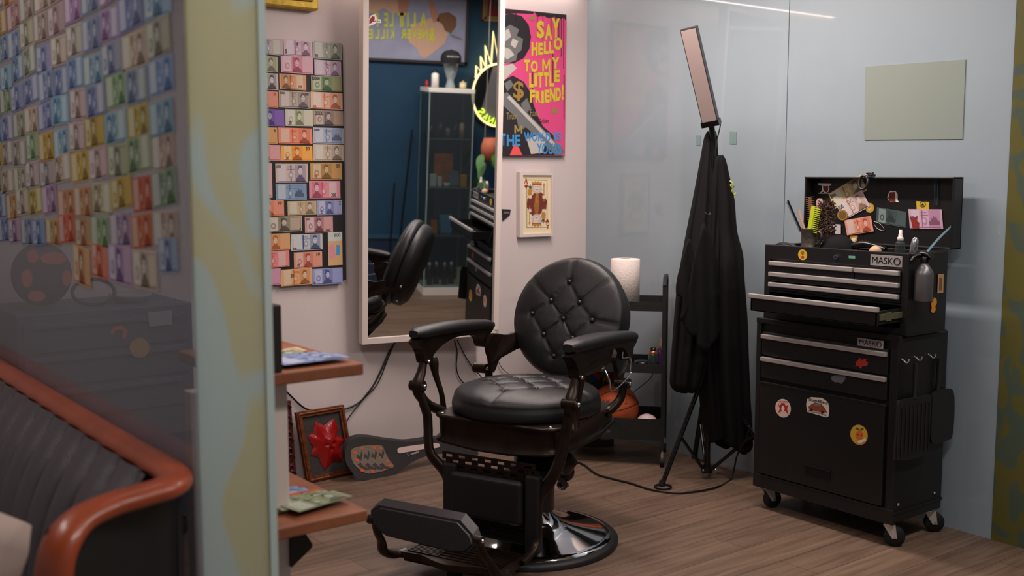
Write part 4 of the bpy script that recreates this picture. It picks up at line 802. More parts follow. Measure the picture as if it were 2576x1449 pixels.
stk([(((2137, 590), (2158, 592), (2156, 604), (2152, 610), (2142, 608)), flat((196, 150, 60))), (((2142, 600), (2153, 598), (2150, 608), (2144, 606)), WH)], XI, 'sticker', 'small yellow cartoon animal sticker at the foot of the lid')
stk([(el(2188, 523, 11, 12.5, 18), flat((190, 150, 50))), (el(2187, 523, 6.5, 8, 14), flat((206, 170, 90)))], XI-.001, 'coin_magnet', 'gold coin magnet right of the tiger banknotes inside the lid', cat='magnet')
def lidnote(pix, base, acc, side, nums, label, k, sitter=True, **kw):
    bl, br, tl = [P(*p, 0, XI-.001-.002*k) for p in pix]
    one(banknote(bl, br-bl, tl-bl, base, acc, side, nums, th=.0005, seed=k+50, sitter=sitter, **kw), 'banknote', label, 'banknote', group='banknotes inside the chest lid')
lidnote(((2100, 526), (2182, 478), (2084, 488)), (196, 176, 130), (130, 110, 60), 'r', (('200', .03, .66, .2, INK),), 'yellow brown banknote marked 200 behind the tiger note in the lid', 0)
lidnote(((2123, 554), (2189, 519), (2103, 514)), (206, 186, 186), (170, 120, 80), 'r', (('200', .03, .62, .22, INK),), 'lilac and orange banknote marked 200 held by the handcuffs in the lid', 1)
lidnote(((2131, 592), (2198, 582), (2124, 554)), (212, 152, 128), (206, 66, 32), 'r', (), 'orange and red banknote low in the middle of the lid', 2)
lidnote(((2204, 560), (2278, 573), (2206, 521)), (66, 84, 84), (44, 60, 62), 'c', (), 'dark green banknote tilted down in the middle of the lid', 0, sitter=False)
lidnote(((2289, 574), (2373, 576), (2285, 526)), (196, 162, 180), (156, 84, 124), 'r', (('500', .04, .5, .16, (60, 70, 150)),), 'pink and violet banknote marked 500 at the right of the lid', 1, sitter=False)
stk([(((2288, 545), (2298, 548), (2308, 543), (2306, 554), (2312, 560), (2311, 574), (2296, 576), (2293, 560)), flat((140, 36, 30)))], XI-.005, 'toy_magnet', 'small dark red figure magnet on the pink banknote in the lid', cat='magnet')
stk([(el(2119, 541, 13, 13.5, 20), flat((150, 112, 44))), (el(2119, 541, 9.5, 10, 20), flat((110, 76, 30)))], XI-.007, 'coin_magnet', 'brown gold coin magnet on the corner of the tiger note', cat='magnet')
# white card, comb bundle and safety pin in the lid
one(MB().slab([P(*p, 0, XI-.004) for p in ((2080, 562), (2115, 565), (2115, 589), (2079, 586))], (.0006, 0, 0), flat((186, 182, 182))), 'card', 'plain white card behind the tankard in the lid', 'card')
g = MB()
for px_, c_ in ((2353, (70, 110, 120)), (2357, (120, 110, 60)), (2361, (40, 110, 140))): g.tube([P(px_-3, 452, 0, XI-.006), P(px_-1, 516, 0, XI-.006)], .0012, flat(c_), 6)
one(g, 'hair_ties', 'thin teal and brown strands hanging at the right inside the lid', 'hair ties')
one(MB().tube(catmull([P(*p, 0, XI-.003) for p in ((2198, 557), (2212, 562), (2222, 572), (2224, 578), (2219, 580), (2206, 574), (2198, 562))], 4), .0009, steel, 6), 'safety_pin', 'open silver safety pin right of the orange banknote in the lid', 'safety pin')

# ------------------------------------------------------------------ things on and in the tool chest
ZT = 1.073
pew = mat('dark_pewter', (96, 88, 82), .38, metal=.7, var=.3, vs=40, bump=.4, bs=60)
def tp(px, py, x): return P(px, py, 0, x)
mc_ = tp(2036, 600, 3.56); mx, my = 3.56, mc_.y
t = thing('tankard', 'embossed pewter tankard holding combs on top of the tool chest', 'mug', (mx, my, ZT))
zt_ = tp(2036, 574, 3.56).z; R_ = .033
MB().lathe([(.001, .002), (R_, .002), (R_*1.06, .008), (R_*.98, .012), (R_*.95, zt_-ZT-.010), (R_*1.04, zt_-ZT-.004), (R_*1.02, zt_-ZT), (R_*.93, zt_-ZT), (R_*.9, .02), (.001, .014)], (mx, my, ZT), pew, 36).build('cup', t)
MB().tube(catmull([(mx-.005, my-.032, zt_-.012), (mx-.01, my-.058, zt_-.014), (mx-.01, my-.066, zt_-.035), (mx-.005, my-.050, zt_-.058), (mx, my-.034, zt_-.062)], 5), .0055, pew, 8).build('handle', t)
def comb(a, b_, wdt, mt, name, label, teeth=22, side=1, tl=.5, thk=.003):
    a, b_ = V3(a), V3(b_); ax_ = (b_-a); Ln = ax_.length; ax_.normalize(); n = V3((-1, 0, 0)); n = (n-ax_*n.dot(ax_)).normalized(); w_ = ax_.cross(n)*side
    g = MB(); sp = wdt*(1-tl)
    g.slab([a, b_, b_+w_*sp, a+w_*sp], n*thk, mt)
    for k in range(teeth):
        c = a+ax_*(Ln*(.12+.86*k/teeth)); d = ax_*(Ln*.86/teeth*.5); g.slab([c+w_*sp*.9, c+d+w_*sp*.9, c+d*.8+w_*wdt, c+d*.2+w_*wdt], n*thk*.8, mt)
    return one(g, name, label, 'comb')
comb(tp(2022, 590, 3.55), tp(1984, 503, 3.55), .014, black_gloss, 'styling_comb', 'long black comb leaning left out of the pewter tankard', 34, -1)
comb(tp(2030, 588, 3.553), tp(2012, 526, 3.553), .013, flat((196, 150, 128)), 'styling_comb', 'beige comb between the black and lime combs', 28, -1)
comb(tp(2030, 590, 3.548), tp(2043, 517, 3.548), .046, mat('lime_plastic', (190, 204, 40), .35), 'wide_tooth_comb', 'lime green wide tooth comb in the pewter tankard', 13, 1, .62, .004)
def brush(a, b_, r, mt, label):
    a, b_ = V3(a), V3(b_); ax_ = (b_-a).normalized(); g = MB().cyl(a, a+(b_-a)*.4, r*.4, black_gloss); c0 = a+(b_-a)*.4
    u = ax_.orthogonal().normalized(); v = ax_.cross(u)
    for i in range(12):
        for k in range(14):
            q = 2*math.pi*(k+.5*(i % 2))/14; c = c0+(b_-c0)*(i/11); d = u*math.cos(q)+v*math.sin(q); g.tube([c, c+d*r], [.0011, .0008], mt, 4, False)
    g.cyl(c0, b_, r*.42, mt); return one(g, 'round_brush', label, 'brush')
brush(tp(2044, 590, 3.585), tp(2037, 496, 3.585), .016, flat((150, 110, 80)), 'tan and black round brush behind the lime comb')
# bouquet of dark seed heads / bristle brush
g = MB(); rr_ = random.Random(3); brn = mat('dark_brown_bristle', (70, 48, 36), .7, var=.4, vs=90)
for k in range(260):
    a = tp(2080+rr_.uniform(-17, 18), 548+rr_.uniform(-40, 40), 3.60); d = V3((rr_.uniform(-1, 1), rr_.uniform(-1, 1), rr_.uniform(-1, 1)))*.012
    g.tube([a-d, a+d*.3, a+d+V3((0, 0, .004))], [.0022, .0030, .0015], brn, 5)
g.tube([tp(2083, 596, 3.60), tp(2080, 520, 3.60)], .006, brn, 8); g.tube([tp(2096, 545, 3.60), tp(2095, 505, 3.60)], .003, brn, 6)
one(g, 'bristle_brush', 'dark brown bushy bristle brush standing right of the lime comb', 'brush')
g = MB(); c = tp(2061, 513, 3.60); g.slab([c+V3((0, y*.017, z*.022)) for y, z in ((-.7, -1), (.7, -1), (1, .3), (.5, 1), (-.5, 1), (-1, .3))], (.004, 0, 0), flat((196, 156, 150))); one(g, 'hand_mirror_card', 'small rounded pink card behind the lime comb', 'card')
# black items lying on the chest top
def lump(pts, rs, mt, name, label, cat, fk=.7): g = MB().tube(catmull(pts, 5), [x[0] for x in catmull([(r, 0, 0) for r in rs], 5)], mt, 12, flatk=fk); return one(g, name, label, cat)
z_ = ZT+.014
lump([(3.545, 2.855, z_), (3.54, 2.82, z_+.004), (3.525, 2.77, z_+.002), (3.515, 2.72, z_-.004)], [.012, .022, .020, .012], black_gloss, 'hair_clipper', 'black corded hair clipper lying at the left end of the chest top', 'clipper', .75)
lump([(3.60, 2.86, z_), (3.60, 2.83, z_+.006), (3.60, 2.80, z_)], [.006, .011, .006], black_gloss, 'clipper_head', 'small black clipper head at the far left corner of the chest top', 'clipper')
c = tp(2108, 615, 3.60); g = MB(); g.ball((3.60, c.y, ZT+.004), .078, black_cloth, (.7, 1, .86), 28)
g.v = [V3((v.x, v.y, max(v.z, ZT+.001))) for v in g.v]; one(g, 'hat', 'black rounded cap resting on the chest top beside the tankard', 'cap')
g = MB(); a = tp(2141, 612, 3.60); b_ = tp(2205, 602, 3.60); b2 = tp(2222, 612, 3.6)
g.tube(catmull([(3.60, a.y, ZT+.026), ((3.60), (a.y+b_.y)/2, ZT+.040), (3.60, b_.y, ZT+.032), (3.6, b2.y-.01, ZT+.022)], 6), .013, black_gloss, 10); g.tube([(3.62, a.y-.02, ZT+.012), (3.62, b_.y, ZT+.012)], .012, black_gloss, 10)
one(g, 'hair_trimmer', 'black trimmer lying in the middle of the chest top below the orange banknote', 'trimmer')
c = tp(2202, 632, 3.53); g = MB(); g.ball((3.53, c.y, ZT+.022), .021, mat('beige_sponge', (204, 168, 132), .9, bump=.4, bs=200), (1, 1.1, .9), 18); one(g, 'sponge', 'small beige rounded sponge on the chest top near the front edge', 'sponge')
c = tp(2264, 630, 3.53); t = thing('spray_bottle', 'small clear spray bottle with white cap on the chest top', 'bottle', (3.53, c.y, ZT+.001))
zc = tp(2264, 606, 3.53).z; zs = tp(2264, 579, 3.53).z; o_ = (3.53, c.y, ZT+.001); hh = zc-ZT
MB().lathe([(.001, .001), (.017, .001), (.018, .006), (.018, hh-.010), (.014, hh-.003), (.009, hh)], o_, thin_glass, 28).build('bottle_body', t)
MB().lathe([(.001, hh), (.011, hh), (.011, hh+.012), (.0075, hh+.014), (.0075, hh+.022), (.006, hh+.024), (.0055, zs-ZT), (.001, zs-ZT)], o_, white_pl, 24).build('spray_cap', t)
c = tp(2303, 626, 3.58); t = thing('chrome_clipper', 'chrome bodied clipper standing near the right rear of the chest top', 'clipper', (3.58, c.y, ZT+.001))
a = V3((3.58, c.y+.012, ZT+.004)); b_ = tp(2303, 600, 3.58)
MB().tube([a, a+(b_-a)*.55, b_-V3((0, 0, .004)), b_+V3((0, 0, .004))], [.013, .014, .012, .006], mat('bright_steel', (190, 190, 196), .2, metal=.9), 14).build('clipper_body', t)
# handcuffs hung over the lid edge
g = MB(); c = P(2172, 459, 0, XL-.012); dk = mat('dark_handcuff_steel', (74, 72, 74), .35, metal=.8)
g.tube(circ(c, (0, .020, 0), (.004, 0, .027), 26), .0046, dk, 8, closed=True, flatk=1.5); c2 = P(2192, 440, 0, XL+.01)
g.tube([c+V3((0, 0, .027)), (XL, (c.y+c2.y)/2, 1.380), c2], .0035, steel, 8)
one(g, 'handcuffs', 'dark steel handcuffs hanging over the top edge of the open lid', 'handcuffs')
g = MB().box((XL-.006, c2.y-.014, 1.3705), (XL+.02, c2.y+.006, 1.380), black_gloss, .002).cyl((XL+.0, c2.y-.014, 1.383), (XL+.0, c2.y+.014, 1.384), .0055, black_gloss)
one(g, 'clip', 'small black clip on the top edge of the lid beside the handcuffs', 'clip')
# in the open drawer
g = MB().tube(catmull([(3.40, 2.50, .852), (3.40, 2.45, .858), (3.42, 2.41, .853)], 4), .005, white_pl, 8); one(g, 'razor', 'small white razor lying in the open drawer', 'razor')
lump([(3.42, 2.66, .858), (3.41, 2.60, .862), (3.42, 2.55, .858)], [.008, .011, .008], flat((90, 66, 60)), 'hair_brush', 'dark brown brush lying in the open drawer', 'brush')
# trigger spray bottle hanging on the side
bx_, by = 3.532, U0-.036
t = thing('trigger_bottle', 'silver trigger spray bottle with black head hung on the chest side', 'bottle', (bx_, by, .925))
al = mat('grey_aluminium_bottle', (112, 110, 112), .34, metal=.6)
MB().lathe([(.001, 0), (.030, 0), (.032, .004), (.032, .094), (.030, .108), (.020, .124), (.013, .134), (.013, .140)], (bx_, by, .925), al, 36).build('bottle_body', t)
MB().lathe([(.015, .139), (.015, .158), (.012, .162), (.001, .162)], (bx_, by, .925), black_gloss, 24).build('collar', t)
g = MB().tube(catmull([(bx_, by+.03, 1.085), (bx_, by+.012, 1.096), (bx_, by-.01, 1.094), (bx_+.0, by-.03, 1.082)], 4), .012, black_gloss, 10, flatk=.8); g.box((bx_-.008, by-.008, 1.078), (bx_+.008, by+.008, 1.096), black_gloss, .003)
g.tube(catmull([(bx_-.012, by+.012, 1.092), (bx_-.034, by+.02, 1.086), (bx_-.046, by+.024, 1.070)], 4), .006, black_gloss, 8); g.build('trigger_head', t)
g = MB().tube(circ((bx_+.046, U0-.006, 1.005), (.009, 0, 0), (0, 0, .022), 20), .0022, mat('teal_anodised', (90, 140, 150), .3, metal=.7), 6, closed=True)
one(g, 'carabiner', 'teal carabiner on the chest side behind the silver spray bottle', 'carabiner')
# paddle brushes on the hooks
pb = mat('black_nylon', (30, 28, 28), .5, bump=.2, bs=200)
def paddle(pts, hy, hz, label, ribs=False, y=Y0-.030):
    a = [P(px, py, 1, y) for px, py in pts]; ctr_ = sum(a, V3())/len(a)
    t = thing('paddle', label, 'paddle', (ctr_.x, y, min(v.z for v in a)))
    MB().slab(catmull(a, 3, True), (0, .008, 0), pb).build('blade', t)
    g = MB(); h0, h1 = P(*hy, 1, y+.004), P(*hz, 1, y+.004); g.tube([h0, h0+(h1-h0)*.3, h1], [.010, .0085, .0105], pb, 10, flatk=.6); g.build('handle', t)
    if ribs:
        g = MB(); xs = [min(v.x for v in a)+.010, max(v.x for v in a)-.010]
        for k in range(9):
            x = xs[0]+(xs[1]-xs[0])*k/8; g.tube([(x, y-.002, min(v.z for v in a)+.02), (x, y-.002, max(v.z for v in a)-.028)], .0026, pb, 6)
        g.build('ribs', t)
paddle(((2262, 1014), (2270, 1007), (2300, 1000), (2334, 994), (2343, 1000), (2340, 1060), (2336, 1130), (2322, 1146), (2290, 1156), (2256, 1158), (2251, 1150), (2256, 1080)), (2300, 1002), (2304, 914), 'black ribbed paddle brush hanging nearer on the chest side', True)
paddle(((2350, 990), (2365, 980), (2390, 978), (2400, 990), (2401, 1040), (2396, 1095), (2386, 1106), (2346, 1116), (2344, 1060), (2346, 1010)), (2358, 984), (2364, 902), 'smooth black paddle hanging behind the ribbed one on the chest side', False, Y0-.017)

# ------------------------------------------------------------------ panel light on a tripod, two capes thrown over it
MX, MY = 3.630, 3.285
t = thing('light_stand', 'black tripod stand carrying a tilted pinkish white LED panel', 'light stand', (MX, MY, 0))
MB().cyl((MX, MY, .035), (MX, MY, 1.0), .014, black_gloss).cyl((MX, MY, 1.0), (MX, MY, 1.52), .011, black_gloss).build('pole', t)
MB().cyl((MX, MY, .47), (MX, MY, .53), .024, black_gloss).build('collar', t); hub = MB().cyl((MX, MY, .03), (MX, MY, .06), .026, black_gloss); hub.build('hub', t)
for (fx, fy) in ((3.388, 3.326), (3.845, 3.56), (3.845, 3.04)):
    top_ = V3((MX, MY, .50)); ft = V3((fx, fy, .012)); d = V3((fx-MX, fy-MY, 0)).normalized()
    lg = MB().tube([top_+d*.02, ft], .0125, black_gloss, 10, flatk=.8).build('leg', t)
    MB().tube([ft+V3((0, 0, .012)), ft+d*.006+V3((0, 0, -.010))], .015, rubber, 10).build('foot', lg)
    md = top_+(ft-top_)*.60; MB().tube([V3((MX, MY, .045))+d*.02, md], .008, black_gloss, 8).build('brace', t)
    MB().ball(V3((MX, MY, .045))+d*.03+V3((0, -.010, 0)), .006, chrome, n=8).build('rivet', t)
# panel
c0, c1 = P(1788, 306, 1, MY-.01), P(1733, 70, 1, MY-.01); ax_ = (c1-c0).normalized(); nrm = (O-c0); nrm.z = 0; nrm = (nrm-ax_*nrm.dot(ax_)).normalized()
nrm = (nrm*.95+ax_.cross(nrm)*-.30).normalized(); sd = ax_.cross(nrm).normalized(); hw = .036; Lp = (c1-c0).length
def bx3(o_, a, b_, c): return [o_-a-b_-c, o_+a-b_-c, o_+a+b_-c, o_-a+b_-c], c*2
md = (c0+c1)/2; q_, d = bx3(md, sd*hw, ax_*(Lp/2), nrm*.016); MB().slab(q_, d, mat('grey_lamp_body', (62, 60, 62), .4, metal=.3)).build('panel_body', t)
q_, d = bx3(md+nrm*.0175, sd*(hw-.004), ax_*(Lp/2-.005), nrm*.0012); MB().slab(q_, d, mat('lamp_lens', (156, 138, 134), .45)).build('panel_lens', t)
q_, d = bx3(c0-ax_*.006, sd*(hw+.004), ax_*.012, nrm*.022); MB().slab(q_, d, black_gloss).build('end_cap', t)
MB().tube([c0-ax_*.01, V3((MX, MY, 1.53)), V3((MX, MY, 1.49))], .013, black_gloss, 12).build('tilt_bracket', t)
MB().tube(catmull([P(*p, 1, MY-.02) for p in ((1806, 304), (1812, 308), (1811, 322), (1807, 338), (1804, 352), (1802, 372))], 4), .0028, cable_m, 6).build('plug_cable', t)
def cape(prof, yofs, name, label, nf, seed, amp=.014, deep=.085, bottom=None, extra=None, loc=None):
    """prof: rows of (pixel y, left x, right x) read on the plane through the stand"""
    rn_ = random.Random(seed); n = 120; rows = []; ph = [rn_.uniform(0, 6.28) for _ in range(4)]
    P3 = catmull([V3((a, b_, c)) for a, b_, c in prof], 5)
    dpt = V3((math.cos(YAW), math.sin(YAW), 0)); vs = []
    for i, r_ in enumerate(P3):
        f = i/(len(P3)-1); l_, g_ = P(r_.y, r_.x, 1, MY+yofs), P(r_.z, r_.x, 1, MY+yofs)
        c0_ = (P((r_.y+r_.z)/2, r_.x, 1, MY+yofs)); dist = (c0_-O).dot(FH); lat = RT; hw_ = (r_.z-r_.y)/2/FPX*dist
        for k in range(n):
            a = 2*math.pi*k/n; am = amp*min(1, f*2.2+.12)*(hw_/.15)
            fold = am*(math.sin(nf*a+ph[0]+f*1.3)+.5*math.sin((nf*2-1)*a+ph[1]-f*2)+.35*math.sin((nf+3)*a+ph[2]+f*3))
            cx_, sx_ = math.cos(a), math.sin(a); rr = 1+0*cx_
            v = c0_ + lat*(cx_*(hw_ - abs(am)*.2 + fold*.35*abs(sx_))) + dpt*(sx_*(min(deep, hw_*.8)*(.25+.75*min(1, f*2)) + fold*1.3))
            if f > .75 and bottom: v.z += bottom(a)*(f-.75)/.25
            vs.append(v)
    m_ = len(P3); g = MB()
    g.add(vs, [[i*n+k, i*n+(k+1) % n, (i+1)*n+(k+1) % n, (i+1)*n+k] for i in range(m_-1) for k in range(n)]+[list(range(n))], black_cloth, True)
    if extra: extra(g)
    o = one(g, name, label, 'cape', group='black capes on the stand')
    md_ = o.modifiers.new('thickness', 'SOLIDIFY'); md_.thickness = .003; md_.offset = 1; return o
cape([(332, 1780, 1800), (350, 1772, 1803), (400, 1763, 1806), (500, 1744, 1815), (600, 1724, 1818), (700, 1706, 1815), (760, 1699, 1808), (850, 1692, 1790), (930, 1686, 1774), (968, 1686, 1764), (984, 1700, 1752)], .02, 'hairdressing_cape', 'black cape hung highest on the light stand, its round hem at the left', 7, 4, .016, .07)
def bt(a): return .035*math.sin(a*2+1.0)+.03*math.sin(3*a+.5)
def logo(g):
    pts = [(1828, 455), (1834, 461), (1829, 465), (1833, 474), (1838, 468), (1831, 480), (1837, 490), (1842, 483), (1836, 497), (1837, 503)]
    g.tube([P(a, b_, 1, MY-.01)-RT*0-FH*.078 for a, b_ in pts], .0009, mat('lime_thread', (206, 214, 90), .5), 5)
cape([(392, 1808, 1818), (405, 1800, 1825), (440, 1794, 1833), (500, 1784, 1846), (580, 1776, 1853), (640, 1765, 1868), (700, 1758, 1872), (800, 1752, 1880), (900, 1752, 1884), (1000, 1758, 1888), (1060, 1764, 1892), (1110, 1770, 1894)], -.035, 'hairdressing_cape', 'black cape on the right of the stand with a lime zigzag logo and ragged hem', 6, 9, .018, .075, bt, logo)
# draped front layers
def flap(pts, off, label, seed):
    a = catmull([P(x, y, 1, MY-.035)-FH*off for x, y in pts], 4, True); c = sum(a, V3())/len(a); g = MB(); rn_ = random.Random(seed)
    rings = 8; vs = []; zlo, zhi = min(v.z for v in a), max(v.z for v in a)
    for i in range(rings+1):
        f = .12+.88*i/rings
        for v in a: w_ = c+(v-c)*f; k_ = (w_-c).dot(RT); vs.append(w_+FH*off*.55*min(1, max(0, (w_.z-zlo)/(zhi-zlo)))-FH*(.007*math.sin(k_*105+seed+w_.z*3)+.004*(1-f*f)))
    n = len(a); g.add(vs, [[i*n+k, i*n+(k+1) % n, (i+1)*n+(k+1) % n, (i+1)*n+k] for i in range(rings) for k in range(n)]+[list(range(n))], black_cloth, True)
    o = one(g, 'hairdressing_cape', label, 'cape', group='black capes on the stand'); m_ = o.modifiers.new('thickness', 'SOLIDIFY'); m_.thickness = .003
flap(((1768, 560), (1796, 640), (1816, 700), (1822, 712), (1812, 735), (1804, 775), (1818, 800), (1806, 835), (1784, 862), (1776, 878), (1750, 868), (1746, 842), (1728, 836), (1712, 800), (1722, 740), (1742, 650)), .070, 'black folded cape layer with pointed corners in the middle of the stand', 2)
flap(((1716, 640), (1734, 600), (1744, 680), (1736, 740), (1716, 790), (1706, 800), (1712, 748), (1698, 738), (1700, 700)), .066, 'narrow black cape fold with a stepped hem at the left of the stand', 5)
g = MB(); a = [P(x, y, 1, MY-.035)-FH*.094 for x, y in ((1764, 531), (1767, 536), (1777, 538), (1776, 534))]; g.tube(a, .0014, flat((150, 118, 86)), 5); one(g, 'cape_clasp', 'tiny tan clasp on the front of the black capes', 'clasp')
cable('power_cable', [P(1885, 1072, 1, 3.10), P(1878, 1100, 1, 3.13), P(1862, 1130, 1, 3.16), P(1853, 1150, 1, 3.19)]+[P(x, y, 2, .006) for x, y in ((1838, 1205), (1800, 1226), (1745, 1237), (1700, 1240), (1640, 1232), (1585, 1215), (1540, 1204), (1500, 1192), (1470, 1170), (1445, 1162), (1400, 1164), (1380, 1160))], .0042, 'long black cable curving over the floor from the stand to the chair')
g = MB(); c = P(1668, 1224, 2, .006); g.tube(circ(c, (.036, 0, 0), (0, .036, 0), 28), .0042, cable_m, 8, closed=True); one(g, 'cable_loop', 'small ring of black cable around the front foot of the light stand', 'cable')

# ------------------------------------------------------------------ slim trolley across the corner
TA = math.radians(132.6); tw, td = .56, .285
A0 = V3((3.612, 3.552, 0)); du = V3((math.cos(TA), math.sin(TA), 0)); dv = V3((du.y, -du.x, 0))
if dv.dot(FH) < 0: dv = -dv
t = thing('trolley', 'slim black three tier metal trolley standing across the corner', 'trolley', A0+du*tw/2+dv*td/2)
def T(u, v, z): return A0+du*u+dv*v+V3((0, 0, z))
def tbox(u0, u1, v0, v1, z0, z1, mt, g): return g.add([T(u, v, z) for z in (z0, z1) for u, v in ((u0, v0), (u1, v0), (u1, v1), (u0, v1))], [[0, 3, 2, 1], [4, 5, 6, 7], [0, 1, 5, 4], [1, 2, 6, 5], [2, 3, 7, 6], [3, 0, 4, 7]], mt)
tb = mat('matt_black_steel', (30, 31, 30), .5, bump=.15, bs=300, var=.2, vs=30)
for u in (0, tw):
    for v in (0, td): g = MB(); tbox(u-.009, u+.009, v-.006, v+.006, .07, .86 if v == 0 else .86, tb, g); g.build('post', t)
    g = MB(); g.tube([T(u, 0, .86), T(u, td*.25, .895), T(u, td*.75, .895), T(u, td, .86)], .011, tb, 6, flatk=.6); g.build('push_bar', t)
def tray(z0, z1, nm='tray'):
    g = MB(); tbox(.009, tw-.009, .0, td, z0, z0+.003, tb, g); tbox(.009, tw-.009, -.001, .003, z0, z1, tb, g); tbox(.009, tw-.009, td-.003, td+.001, z0, z1, tb, g); tbox(.007, .011, 0, td, z0, z1, tb, g); tbox(tw-.011, tw-.007, 0, td, z0, z1, tb, g); g.build(nm, t)
tray(.742, .786); tray(.448, .490); tray(.125, .228)
for u in (0, tw):
    for v in (0, td): g = MB(); g.cyl(T(u-.010, v, .022), T(u+.010, v, .022), .022, rubber, n=18); g.cyl(T(u, v, .03), T(u, v, .075), .007, steel, n=10); g.build('caster', t)
# on the trolley
c = P(1574, 742, 1, 3.86); qx = T(.21, .085, 0); 
ztr = .747
t2 = thing('paper_roll', 'white kitchen paper roll standing on the top tier of the trolley', 'paper roll', (qx.x, qx.y, ztr))
pr = P(1574, 650, 2, .975)
cR = V3((3.715, 3.865, ztr))
best = min((abs(P(1574, 700, 2, z).x-0) , z) for z in (1,))
dd = 5.18; cR = O+FH*dd+RT*((1574-1288)/FPX*dd*1.0); cR.z = ztr
t2.location = cR; FR[t2.name] = Matrix.Translation(cR); Hr = .230; Rr = .070
ppm = mat('paper_towel', (228, 214, 206), .9, bump=.5, bs=160)
MB().lathe([(.022, 0), (Rr, 0), (Rr, Hr-.004), (Rr-.004, Hr), (.022, Hr)], cR, ppm, 48).build('roll', t2)
MB().lathe([(.0225, .004), (.0225, Hr+.0005), (.0205, Hr+.0005), (.0205, .004)], cR, flat((150, 100, 66)), 28).build('core', t2)
def onT(px, z, u=None, v=.08):                     # point of the tier line v at the photograph column px
    best = min(range(0, 561), key=lambda i: abs((lambda w_: 1288+FPX*((w_-O).dot(RT))/((w_-O).dot(FW)))(T(i/1000, v, z))-px)); return T(best/1000, v, z)
o_ = onT(1643, .451); t3 = thing('cosmetic_bottle', 'dark green bottle with copper collar and black cap on the middle tier', 'bottle', o_)
MB().lathe([(.001, .0), (.022, .0), (.023, .004), (.023, .075), (.018, .082)], o_, mat('dark_green_glass', (36, 50, 44), .2, coat=.5), 28).build('bottle_body', t3)
MB().lathe([(.021, .078), (.021, .088), (.016, .092)], o_, mat('copper_band', (186, 110, 72), .3, metal=.8), 28).build('collar', t3)
MB().lathe([(.014, .091), (.014, .106), (.001, .108)], o_, black_gloss, 28).build('cap', t3)
o_ = onT(1661, .451, v=.11); t3 = thing('purple_bottle', 'purple bottle with pale pump behind the dark green one', 'bottle', o_)
g = MB(); g.lathe([(.001, 0), (.018, 0), (.019, .004), (.019, .09), (.010, .10)], o_, mat('purple_plastic', (96, 44, 110), .35, var=.4, vs=70), 24); g.build('bottle_body', t3)
MB().lathe([(.010, .099), (.012, .102), (.012, .122), (.006, .126), (.006, .150), (.001, .152)], o_, mat('dusty_pink_plastic', (190, 160, 150), .4), 20).build('pump', t3)
o_ = onT(1616, .451, v=.10); one(MB().lathe([(.001, 0), (.040, 0), (.044, .010), (.040, .016), (.042, .030), (.036, .038), (.001, .040)], o_, black_gloss, 32), 'tin', 'flat round black tin on the middle tier of the trolley', 'tin')
o_ = onT(1600, .451, v=.04); g = MB().lathe([(.001, 0), (.036, 0), (.038, .006), (.034, .012), (.001, .012)], o_, black_gloss, 32); g.lathe([(.026, .0125), (.001, .0130)], o_, mat('orange_label', (190, 96, 56), .5), 24); one(g, 'pomade_tin', 'low black tin with an orange lid label on the middle tier', 'tin')
o_ = onT(1553, .451, v=.03); g = MB(); tb_ = o_; g.add([tb_+du*a+dv*b_+V3((0, 0, c)) for c in (0, .07) for a, b_ in ((-.035, 0), (.035, 0), (.035, .05), (-.035, .05))], [[0, 3, 2, 1], [4, 5, 6, 7], [0, 1, 5, 4], [1, 2, 6, 5], [2, 3, 7, 6], [3, 0, 4, 7]], black_gloss)
g.text('AX', tb_+du*.018-dv*.001+V3((0, 0, .018)), -du*.028, V3((0, 0, .014)), flat((200, 190, 150))); one(g, 'product_box', 'black box with pale AX letters partly behind the right armrest', 'box')
# basketball in the bottom tier
o_ = onT(1546, .129, v=.13); Rb = .118; ctr = o_+V3((0, 0, Rb)); bb_ = mat('orange_basketball', (176, 78, 34), .55, bump=.5, bs=700, var=.15, vs=20)
t3 = thing('basketball', 'orange basketball with black seams lying in the bottom tier of the trolley', 'ball', o_)
MB().ball(ctr, Rb, bb_, n=48).build('ball_skin', t3)
tw_c = (O-ctr).normalized(); si = V3((-tw_c.y, tw_c.x, 0)).normalized()*-1; ui = tw_c.cross(si).normalized()
if ui.z < 0: ui = -ui
rt_ = RT
g = MB()
def sph(a, b_, r=Rb): rr2 = min(.999, a*a+b_*b_); d = (rt_*a+ui*b_+tw_c*math.sqrt(1-rr2)).normalized(); return ctr+d*r
for sg in (((-.95, .20), (-.38, .62), (.15, .61), (.56, .52), (.90, .27), (.98, .15)), ((-.90, -.25), (-.24, -.17), (.21, -.09), (.62, .05), (.96, .21))):
    g.tube([sph(p.x, p.y, Rb+.0004) for p in catmull([(a, b_, 0) for a, b_ in sg], 6)], .0018, flat((34, 26, 24)), 6)
g.build('seams', t3)
def sphtext(txt, a0, a1, b0, b1, flip, mt):
    vs, fs = glyphs(txt, .01); g_ = MB(); g_.add([sph((a0+(a1-a0)*((1-x) if flip else x)), (b1-(b1-b0)*y) if flip else b0+(b1-b0)*y, Rb+.0009) for x, y in vs], fs, mt); return g_
sphtext('TARMAK', -.55, .52, .15, .35, True, flat((40, 28, 26))).build('lettering', t3)
o_ = onT(1627, .129, v=.06); g = MB().ball(o_+V3((0, 0, .055)), .055, mat('pale_ball', (216, 190, 190), .6), n=24)
g.v = [V3(v) for v in g.v]; one(g, 'small_ball', 'small pale pink ball in the bottom tier right of the basketball', 'ball')
